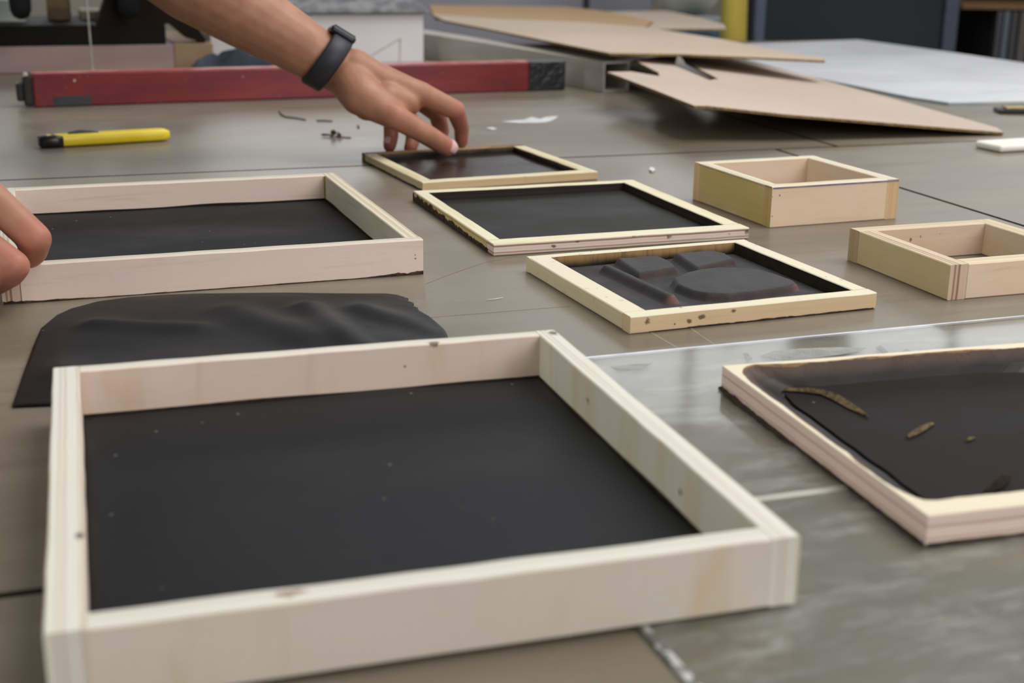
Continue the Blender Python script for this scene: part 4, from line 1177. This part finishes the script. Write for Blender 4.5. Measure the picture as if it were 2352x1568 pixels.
def screw(p, yaw, L, mat, label):
    s = thing('screw', label, 'screw', p, yaw, 'loose screws')
    tube_obj('shank', [(0, 0, 0.0030), (L * 0.8, 0, 0.0022), (L, 0, 0.0020)], [0.0018, 0.0015, 0.0003], mat, s, 8)
    bm = bmesh.new(); tube(bm, [(-0.003, 0, 0.0042), (-0.001, 0, 0.0042), (0.001, 0, 0.0036)], [0.0036, 0.0036, 0.0018], 12); from_bm('head', bm, mat, s)
s0 = Vector((-0.2491, 1.8171, 0.0000))
screw(s0 + Vector((0.004, 0.006, 0.0003)), 2.9, 0.018, M_SCR, 'grey screw of the little pile, its tip pointing left')
screw(s0 + Vector((0.006, -0.002, 0.0035)), 1.4, 0.014, M_BRS, 'brown screw lying over the others in the little pile')
screw(s0 + Vector((0.012, 0.001, 0.0003)), -2.6, 0.013, M_SCR, 'shiny screw at the right of the little pile')
wire([(-0.2399, 1.8139, 0.0000), (-0.2295, 1.8149, 0.0000), (-0.2198, 1.8119, 0.0000)], 0.0009, M_BRS, 'thin brown splinter pointing right from the little screw pile', 'splinter', 'wood_splinter')
wire([(-0.2232, 1.9249, 0.0000), (-0.2200, 1.9076, 0.0000)], 0.0014, M_BRS, 'tiny brown crumb between the screw pile and the hand', 'crumb', 'crumb')
wire([(-0.0200, 0.9938, 0.0000), (-0.0137, 0.9966, 0.0000), (-0.0075, 1.0008, 0.0000)], 0.00028, M_SMEAR, 'thin pale fibre on the table left of the moulded frame', 'fibre', 'pale_fibre')
tag(prism('plastic_film', [(p[0], p[1]) for p in [(-0.0211, 1.9912, 0.0000), (0.0045, 1.9798, 0.0000), (0.0428, 1.9883, 0.0000), (0.0563, 2.0182, 0.0000), (0.0653, 2.0633, 0.0000), (0.0472, 2.0514, 0.0000), (0.0370, 2.0258, 0.0000), (0.0255, 2.0491, 0.0000), (0.0142, 2.0186, 0.0000)]], 0.0003, 0.0012, M_SMEAR), 'thin white torn film on the table right of the hand', 'film')
tag(prism('plastic_film', [(p[0], p[1]) for p in [(-0.0419, 1.9209, 0.0000), (-0.0324, 1.9088, 0.0000), (-0.0252, 1.9182, 0.0000), (-0.0329, 1.9351, 0.0000)]], 0.0003, 0.0010, M_SMEAR), 'tiny white film scrap just left of the larger torn film', 'film')
tag(prism('white_chip', [(p[0], p[1]) for p in [(0.1591, 1.5861, 0.0000), (0.1611, 1.5743, 0.0000), (0.1661, 1.5837, 0.0000), (0.1660, 1.5989, 0.0000), (0.1621, 1.6016, 0.0000)]], 0.0003, 0.0025, M_SMEAR), 'small white chip on the table between the low frames and the deep box', 'chip')
bm = bmesh.new()
q0 = Vector((0.6341, 1.7617, 0.0000))
box(bm, 0, 0.09, 0, 0.05, 0.0005, 0.010, bev=0.004, seg=3)
tag(from_bm('white_block', bm, simple('white_foam', (224, 220, 210), (230, 226, 216), 0.7), None, (q0.x, q0.y, 0), R(24)), 'white foam block at the right edge of the table', 'block')
q1 = Vector((0.7715, 2.1696, 0.0000))
dt = thing('dark_tool', 'dark flat tool with a yellowish top at the right edge beyond the cardboard', 'tool', (q1.x, q1.y, 0), R(-4))
bm = bmesh.new(); box(bm, 0, 0.12, 0, 0.04, 0.0005, 0.007, bev=0.002); from_bm('tool_body', bm, M_BLK, dt)
bm = bmesh.new(); box(bm, 0.012, 0.12, 0.006, 0.034, 0.0071, 0.010, bev=0.001); from_bm('yellow_top', bm, simple('dull_yellow', (170, 152, 100), (150, 134, 90), 0.6), dt)

M_SCRATCH = simple('pale_scratch', (176, 170, 156), (190, 184, 170), 0.6)
M_PENCIL = simple('dark_scratch', (92, 78, 66), (110, 94, 80), 0.7)
def scratch(pts, w, m):
    L = [Vector((x, y, 0)) for x, y, z in pts]
    vs, fs = [], []
    c, s_ = math.cos(-TY), math.sin(-TY)
    for i, q in enumerate(L):
        t = (L[min(i + 1, len(L) - 1)] - L[max(i - 1, 0)]).normalized(); n = Vector((-t.y, t.x, 0)) * w / 2
        for e in (q - n, q + n):
            vs.append((e.x * c - e.y * s_, e.x * s_ + e.y * c, 0.00012))
    for i in range(len(L) - 1):
        fs.append((i * 2, i * 2 + 2, i * 2 + 3, i * 2 + 1))
    o = add('scratch', vs, fs, m, table)
    md = o.modifiers.new('thickness', 'SOLIDIFY'); md.thickness = 0.0001; md.offset = -1
scratch([(-0.0622, 0.9433, 0.0000), (-0.0119, 0.9611, 0.0000), (0.0435, 0.9809, 0.0000)], 0.0004, M_PENCIL)
scratch([(0.0954, 0.9209, 0.0000), (0.1040, 0.8988, 0.0000), (0.1147, 0.8739, 0.0000)], 0.0004, M_SCRATCH)
scratch([(0.1272, 0.9279, 0.0000), (0.1328, 0.9065, 0.0000), (0.1388, 0.8881, 0.0000)], 0.0004, M_SCRATCH)
scratch([(-0.0692, 1.0414, 0.0000), (-0.0493, 1.0767, 0.0000), (-0.0253, 1.1145, 0.0000), (0.0042, 1.1419, 0.0000)], 0.0003, M_PENCIL)

# ------------------------------------------------------------------ the person at the left side of the table
def skin_mat():
    k = NT('skin', 0.5, 0.35)
    n = k.noise(k.mapped((40, 40, 40)), 1.0, 4, 0.6)
    f = k.noise(k.mapped((420, 420, 420)), 1.0, 3)
    c = k.mix(k.step(n, 0.35, 0.7), lin((162, 114, 90)), lin((176, 128, 102)))
    c = k.mix(k.math('MULTIPLY', k.attr('red'), 0.55), c, lin((176, 100, 86)))
    k.color(c)
    k.bump(f, 0.12, 0.0008)
    k.p.inputs['Subsurface Weight'].default_value = 0.08
    k.p.inputs['Subsurface Radius'].default_value = (0.01, 0.004, 0.002)
    k.p.inputs['Subsurface Scale'].default_value = 0.3
    return k.m
M_SKIN = skin_mat()
person = thing('person', 'person in a dark shirt reaching over the table, dark watch on the far wrist', 'person', (-0.80, 1.38, -0.9), 0)
PB = Vector((-0.80, 1.38, -0.9))

body = bmesh.new()
def ball(c, r, sc=(1, 1, 1), rot=None):
    m = Matrix.Translation(c)
    if rot is not None:
        m = m @ rot.to_matrix().to_4x4()
    m = m @ Matrix.Diagonal((sc[0], sc[1], sc[2], 1))
    bmesh.ops.create_icosphere(body, subdivisions=3, radius=r, matrix=m)
def limb(pts, rads, seg=18, sub=5):
    """tapered limb through joints, rounded ends, smoothly interpolated radii"""
    P, Q = [], []
    for i in range(len(pts) - 1):
        for s in range(sub):
            t = s / sub
            P.append(Vector(pts[i]).lerp(Vector(pts[i + 1]), t)); Q.append(rads[i] + (rads[i + 1] - rads[i]) * t)
    P.append(Vector(pts[-1])); Q.append(rads[-1])
    tube(body, P, Q, seg)
    for p, r in zip(pts, rads):
        bmesh.ops.create_icosphere(body, subdivisions=3, radius=r * 1.0, matrix=Matrix.Translation(p))

# --- far hand: left arm, wrist with watch
SH_L = Vector((-0.635, 1.635, 0.455)); EL_L = Vector((-0.4425, 1.6486, 0.2435)); WR_L = Vector((-0.2072, 1.6532, 0.1039))
limb([SH_L, SH_L.lerp(EL_L, 0.5), EL_L], [0.055, 0.050, 0.045])
limb([EL_L, (-0.3833, 1.6445, 0.2059), (-0.3229, 1.6428, 0.1729), (-0.2573, 1.6438, 0.1348), WR_L], [0.045, 0.0470, 0.0430, 0.0345, 0.0290])
FL = {
 'thumb': ([(-0.1829, 1.6194, 0.0785), (-0.1411, 1.5995, 0.0580), (-0.1086, 1.6102, 0.0380), (-0.0825, 1.6373, 0.0171)], [0.0170, 0.0148, 0.0128, 0.0118]),
 'index': ([(-0.1132, 1.6438, 0.0797), (-0.0730, 1.6604, 0.0589), (-0.0668, 1.6924, 0.0333), (-0.0673, 1.7053, 0.0140)], [0.0145, 0.0122, 0.0098, 0.0086]),
 'middle': ([(-0.1245, 1.6680, 0.0768), (-0.0972, 1.7012, 0.0485), (-0.0929, 1.7112, 0.0265), (-0.0960, 1.7072, 0.0133)], [0.0140, 0.0115, 0.0104, 0.0090]),
 'ring': ([(-0.1450, 1.6895, 0.0687), (-0.1302, 1.7255, 0.0323), (-0.1295, 1.7222, 0.0145), (-0.1319, 1.7086, 0.0043)], [0.0130, 0.0110, 0.0098, 0.0088]),
 'little': ([(-0.1653, 1.7030, 0.0614), (-0.1573, 1.7254, 0.0319), (-0.1577, 1.7204, 0.0155), (-0.1586, 1.7115, 0.0068)], [0.0120, 0.0104, 0.0098, 0.0088]),
}
for k_, (p, r) in FL.items():
    limb(p, r, 16)
# palm: metacarpals and the flesh between
W0 = WR_L
for k_ in ('index', 'middle', 'ring', 'little'):
    p = Vector(FL[k_][0][0])
    limb([W0.lerp(p, 0.05), W0.lerp(p, 0.5), p], [0.0270, 0.0220 if k_ != 'little' else 0.020, 0.0140 if k_ != 'little' else 0.0125])
limb([(-0.1937, 1.6500, 0.1070), (-0.1567, 1.6445, 0.0925), (-0.1132, 1.6438, 0.0797)], [0.0250, 0.0180, 0.0150])
limb([W0, (-0.1840, 1.6200, 0.0805), (-0.1434, 1.6079, 0.0579)], [0.0270, 0.0250, 0.0165])
limb([(-0.1764, 1.6547, 0.0745), (-0.1345, 1.6599, 0.0744)], [0.0220, 0.0165])
limb([(-0.1800, 1.6620, 0.0641), (-0.1605, 1.6799, 0.0542)], [0.0200, 0.0150])
limb([(-0.1525, 1.6256, 0.0751), (-0.1284, 1.6346, 0.0702)], [0.0200, 0.0145])
limb([(-0.1466, 1.6163, 0.0650), (-0.1223, 1.6371, 0.0648)], [0.0140, 0.0085])   # web of the thumb

# --- near hand: right arm, two fingers in view on the frame
SH_R = Vector((-0.545, 1.255, 0.455)); EL_R = Vector((-0.640, 1.020, 0.225)); WR_R = Vector((-0.4592, 0.9843, 0.0696))
limb([SH_R, SH_R.lerp(EL_R, 0.5), EL_R], [0.055, 0.050, 0.045])
limb([EL_R, EL_R.lerp(WR_R, 0.25), EL_R.lerp(WR_R, 0.6), WR_R], [0.045, 0.046, 0.039, 0.029])
FR = {
 'index': ([(-0.3908, 0.9800, 0.0831), (-0.3488, 0.9627, 0.0500), (-0.3524, 0.9669, 0.0399), (-0.3659, 0.9822, 0.0285)], [0.0130, 0.0123, 0.0106, 0.0090]),
 'middle': ([(-0.3950, 0.9546, 0.0579), (-0.3553, 0.9345, 0.0366), (-0.3599, 0.9390, 0.0306), (-0.3788, 0.9579, 0.0171)], [0.0118, 0.0115, 0.0106, 0.0088]),
 'ring': ([(-0.3979, 0.9389, 0.0511), (-0.3732, 0.9249, 0.0289), (-0.3862, 0.9418, 0.0160), (-0.3958, 0.9504, 0.0096)], [0.0115, 0.0100, 0.0088, 0.0078]),
 'little': ([(-0.4057, 0.9294, 0.0438), (-0.3880, 0.9183, 0.0247), (-0.3986, 0.9308, 0.0142), (-0.4075, 0.9397, 0.0091)], [0.0104, 0.0090, 0.0080, 0.0070]),
 'thumb': ([(-0.4545, 1.0110, 0.0543), (-0.4403, 1.0376, 0.0386), (-0.4222, 1.0493, 0.0257), (-0.4063, 1.0420, 0.0188)], [0.0155, 0.0128, 0.0110, 0.0090]),
}
for k_, (p, r) in FR.items():
    limb(p, r, 16)
for k_ in ('index', 'middle', 'ring', 'little'):
    p = Vector(FR[k_][0][0])
    limb([WR_R, WR_R.lerp(p, 0.5), p], [0.026, 0.020, 0.0125])
limb([WR_R, Vector(FR['thumb'][0][0]), Vector(FR['thumb'][0][1])], [0.026, 0.020, 0.013])

# --- trunk, neck and head (outside the picture to the left)
CH = SH_L.lerp(SH_R, 0.5)
HIP = Vector((-0.83, 1.37, -0.02))
limb([SH_L, CH + Vector((-0.02, 0, 0.01)), SH_R], [0.052, 0.065, 0.052])
for s in (-1, 1):
    o_ = Vector((0.105, -0.36, 0)) * 0.19 * s
    limb([HIP + o_ * 0.9, HIP.lerp(CH, 0.4) + o_ * 0.9, HIP.lerp(CH, 0.8) + o_ * 1.3], [0.105, 0.095, 0.095])
    limb([HIP + o_ * 1.1, Vector((-0.82, 1.38, -0.46)) + o_ * 1.3, Vector((-0.84, 1.38, -0.84)) + o_ * 1.3], [0.088, 0.056, 0.040])
    limb([Vector((-0.86, 1.38, -0.86)) + o_ * 1.3, Vector((-0.68, 1.42, -0.878)) + o_ * 1.3], [0.036, 0.021])
HD = CH + Vector((0.10, 0.03, 0.235))
limb([CH + Vector((0.0, 0, 0.03)), HD + Vector((-0.03, -0.01, -0.06))], [0.058, 0.055])
ball(HD, 0.092, (1.0, 0.82, 1.18))
ball(HD + Vector((0.035, 0.01, -0.055)), 0.060, (1.0, 0.9, 1.0))
FD = Vector((0.95, 0.30, -0.25)).normalized()
limb([HD + FD * 0.088 + Vector((0, 0, 0.01)), HD + FD * 0.108 + Vector((0, 0, -0.028))], [0.008, 0.012], 10)
sd = Vector((-0.30, 0.95, 0))
for s in (-1, 1):
    ball(HD + sd * 0.078 * s + Vector((-0.01, 0, -0.01)), 0.024, (0.7, 0.4, 1.2))
limb([HD + FD * 0.090 - sd * 0.022 + Vector((0, 0, -0.062)), HD + FD * 0.096 + Vector((0, 0, -0.062)), HD + FD * 0.090 + sd * 0.022 + Vector((0, 0, -0.062))], [0.006, 0.009, 0.006], 10)

me = bpy.data.meshes.new('body_raw')
body.to_mesh(me); body.free()
raw = bpy.data.objects.new('body_raw', me)
COL.objects.link(raw)
rm = raw.modifiers.new('skin', 'REMESH'); rm.mode = 'VOXEL'; rm.voxel_size = 0.0023; rm.use_smooth_shade = True
sm = raw.modifiers.new('soft', 'SMOOTH'); sm.factor = 0.5; sm.iterations = 7
bpy.context.view_layer.update()
dg = bpy.context.evaluated_depsgraph_get()
bme = bpy.data.meshes.new_from_object(raw.evaluated_get(dg))
bpy.data.objects.remove(raw)
bme.name = 'body'
bme.materials.clear(); bme.materials.append(M_SKIN)
bme.transform(Matrix.Translation(-PB))
bo = bpy.data.objects.new('body', bme); COL.objects.link(bo); bo.parent = person
import numpy as np
co = np.empty(len(bme.vertices) * 3); bme.vertices.foreach_get('co', co); co = co.reshape(-1, 3) + np.array(PB)
red_ = np.zeros(len(co))
def segdist(p, a, b):
    a, b = np.array(a), np.array(b); ab = b - a
    t = np.clip(((p - a) @ ab) / (ab @ ab), 0, 1)
    return np.linalg.norm(p - a - t[:, None] * ab, axis=1)
for D in (FL, FR):
    for k_, (p, r) in D.items():
        d0 = segdist(co, p[1], p[3])
        red_ = np.maximum(red_, np.clip(1 - (d0 - 0.009) / 0.012, 0, 1))
        d1 = np.linalg.norm(co - np.array(p[0]), axis=1)
        red_ = np.maximum(red_, 0.4 * np.clip(1 - d1 / 0.022, 0, 1))
at2 = bme.attributes.new('red', 'FLOAT', 'POINT'); at2.data.foreach_set('value', red_.astype(np.float32))
for p in bme.polygons:
    p.use_smooth = True

# finger nails
M_NAIL = simple('finger_nail', (206, 160, 158), (214, 174, 172), 0.3, 0.5, (60, 60, 60))
def nail(c, axis, nrm, L, W, lift):
    axis = Vector(axis).normalized(); nrm = Vector(nrm); nrm = (nrm - axis * nrm.dot(axis)).normalized(); sdv = axis.cross(nrm)
    vs, fs = [], []
    n, m = 8, 6
    for j in range(n + 1):
        for i in range(m + 1):
            u = (i / m - 0.5) * 2; v = (j / n - 0.5) * 2
            wv = W * (1 - 0.25 * abs(v) ** 3) * (0.6 if abs(v) > 0.99 else 1)
            p = Vector(c) - PB + axis * (v * L) + sdv * (u * wv) + nrm * (lift - (u * u) * W * 0.42 - max(0, -v) ** 2 * 0.0008 - max(0, v) ** 2 * 0.0008)
            vs.append(p)
    for j in range(n):
        for i in range(m):
            a = j * (m + 1) + i
            fs.append((a, a + 1, a + m + 2, a + m + 1))
    o = add('finger_nail', vs, fs, M_NAIL, person, smooth=True)
    md_ = o.modifiers.new('thickness', 'SOLIDIFY'); md_.thickness = 0.0008; md_.offset = 0
    o['label'] = 'pale pink nail'
tp, tt = Vector(FL['thumb'][0][2]), Vector(FL['thumb'][0][3])
nail(tt + (tt - tp).normalized() * 0.0015, tt - tp, (0.10, -0.80, 0.55), 0.0080, 0.0088, 0.0114)
lp_, lt_ = Vector(FL['little'][0][2]), Vector(FL['little'][0][3])
nail(lt_ + Vector((0, 0, 0.002)), lt_ - lp_, (-0.35, -0.95, 0.0), 0.0052, 0.0050, 0.0090)

# watch on the far wrist
ax = (WR_L - Vector((-0.2573, 1.6438, 0.1348))).normalized()
wc = Vector((-0.2255, 1.6439, 0.1179))
dors = Vector((-0.2011, 1.6554, 0.1556)) - wc; dors = (dors - ax * dors.dot(ax)).normalized()
sdw = ax.cross(dors)
M_BAND = simple('dark_rubber_strap', (40, 40, 46), (48, 48, 54), 0.5, 0.4, (30, 30, 30))
vs, fs = [], []
NB, HW = 64, 0.0128
A_, B_ = 0.0330, 0.0335
for i in range(NB):
    a = 2 * math.pi * i / NB
    rr = 1.0 + 0.08 * max(0, -math.sin(a)) ** 3
    for (xx, th) in ((-HW, 0), (-HW * 0.8, 0.0024), (HW * 0.8, 0.0024), (HW, 0), (HW * 0.8, -0.0006), (-HW * 0.8, -0.0006)):
        tl = 0.10 * math.sin(a) * 0.03
        p = wc - PB + ax * (xx + tl) + sdw * math.cos(a) * (B_ * rr + th) + dors * math.sin(a) * (A_ * rr + th)
        vs.append(p)
for i in range(NB):
    for j in range(6):
        a, b = i * 6 + j, i * 6 + (j + 1) % 6
        c, d = ((i + 1) % NB) * 6 + j, ((i + 1) % NB) * 6 + (j + 1) % 6
        fs.append((a, c, d, b))
watch = thing('wrist_watch', 'dark square smart watch with black rubber strap on the far wrist', 'watch', PB, 0)
st = add('strap', vs, fs, M_BAND, watch, smooth=True)
bm = bmesh.new(); bm.from_mesh(st.data); bmesh.ops.recalc_face_normals(bm, faces=bm.faces[:]); bm.to_mesh(st.data); bm.free()
rotm = Matrix((ax, sdw, dors)).transposed()
def oriented(name, b, bev, mat, par):
    bm = bmesh.new(); box(bm, *b, bev=bev, seg=4)
    bmesh.ops.transform(bm, matrix=Matrix.Translation(wc - PB) @ rotm.to_4x4(), verts=bm.verts[:])
    return from_bm(name, bm, mat, par, smooth=False)
case = oriented('case', (-0.0165, 0.0165, -0.0185, 0.0185, A_ - 0.0030, A_ + 0.0062), 0.0038, simple('dark_aluminium', (34, 34, 40), (40, 40, 46), 0.3, 0.6, metal=0.4), watch)
oriented('screen', (-0.0140, 0.0140, -0.0160, 0.0160, A_ + 0.0058, A_ + 0.0073), 0.0006, simple('black_glass', (16, 16, 22), None, 0.08, 0.6), watch)
for i in range(4):
    aa = math.radians(-22 - i * 9)
    # small holes along the strap, facing the camera side
    q = wc - PB + sdw * math.cos(aa) * (B_ + 0.0023) + dors * math.sin(aa) * (A_ + 0.0023)
    if (q + PB).y > wc.y:
        q = wc - PB - sdw * math.cos(aa) * (B_ + 0.0023) + dors * math.sin(aa) * (A_ + 0.0023)
    bm = bmesh.new(); bmesh.ops.create_icosphere(bm, subdivisions=2, radius=0.0011, matrix=Matrix.Translation(q)); from_bm('strap_hole', bm, M_BLK, watch, smooth=True)

# shirt, trousers, shoes, hair: children of the person
M_SHIRT = simple('charcoal_shirt', (48, 46, 48), (58, 56, 58), 0.9, 0.15, (60, 60, 60))
M_TROU = simple('dark_trousers', (44, 48, 58), (52, 56, 66), 0.9, 0.15, (60, 60, 60))
def garment(name, mat, build, vox=0.006):
    global body
    body = bmesh.new()
    build()
    m_ = bpy.data.meshes.new(name); body.to_mesh(m_); body.free()
    r_ = bpy.data.objects.new(name + '_raw', m_); COL.objects.link(r_)
    a_ = r_.modifiers.new('skin', 'REMESH'); a_.mode = 'VOXEL'; a_.voxel_size = vox; a_.use_smooth_shade = True
    b_ = r_.modifiers.new('soft', 'SMOOTH'); b_.factor = 0.5; b_.iterations = 8
    bpy.context.view_layer.update()
    e_ = bpy.data.meshes.new_from_object(r_.evaluated_get(bpy.context.evaluated_depsgraph_get()))
    bpy.data.objects.remove(r_)
    e_.name = name; e_.materials.clear(); e_.materials.append(mat)
    e_.transform(Matrix.Translation(-PB))
    o = bpy.data.objects.new(name, e_); COL.objects.link(o); o.parent = person
    return o
def b_shirt():
    limb([SH_L, SH_L.lerp(EL_L, 0.55)], [0.068, 0.066])
    limb([SH_R, SH_R.lerp(EL_R, 0.55)], [0.068, 0.066])
    limb([SH_L, CH + Vector((-0.02, 0, 0.02)), SH_R], [0.064, 0.078, 0.064])
    for s in (-1, 1):
        o_ = Vector((0.105, -0.36, 0)) * 0.19 * s
        limb([HIP + o_ * 1.1 + Vector((0.005, 0, 0.02)), HIP.lerp(CH, 0.4) + o_ * 1.1, HIP.lerp(CH, 0.8) + o_ * 1.4], [0.122, 0.114, 0.110])
    for w in (-0.13, -0.065, 0.0, 0.065):
        o_ = Vector((0.28, -0.96, 0)) * -w
        limb([Vector((-0.600, 1.44, 0.138)) + o_ + Vector((-0.25 * abs(w + 0.03), 0, 0)), Vector((-0.605, 1.46, 0.25)) + o_ * 0.9, CH + Vector((0.0, 0, -0.05)) + o_ * 0.8], [0.058, 0.068, 0.085])
garment('shirt', M_SHIRT, b_shirt)
def b_trousers():
    for s in (-1, 1):
        o_ = Vector((0.105, -0.36, 0)) * 0.19 * s
        limb([HIP + o_ * 0.7 + Vector((0, 0, 0.0)), HIP + o_ * 1.1 + Vector((0, 0, -0.08)), Vector((-0.82, 1.38, -0.46)) + o_ * 1.3, Vector((-0.84, 1.38, -0.80)) + o_ * 1.3], [0.112, 0.105, 0.074, 0.060])
garment('trousers', M_TROU, b_trousers)
def b_shoes(s):
    def f():
        o_ = Vector((0.105, -0.36, 0)) * 0.19 * s
        limb([Vector((-0.875, 1.375, -0.852)) + o_ * 1.3, Vector((-0.78, 1.40, -0.858)) + o_ * 1.3, Vector((-0.66, 1.43, -0.870)) + o_ * 1.3], [0.048, 0.042, 0.030])
    return f
for s in (-1, 1):
    garment('shoe', M_BLK, b_shoes(s))
def b_hair():
    ball(HD + Vector((-0.014, -0.004, 0.020)), 0.097, (0.98, 0.86, 1.12))
garment('hair', simple('black_hair', (24, 18, 16), (34, 26, 22), 0.6, 0.4, (200, 200, 30)), b_hair)
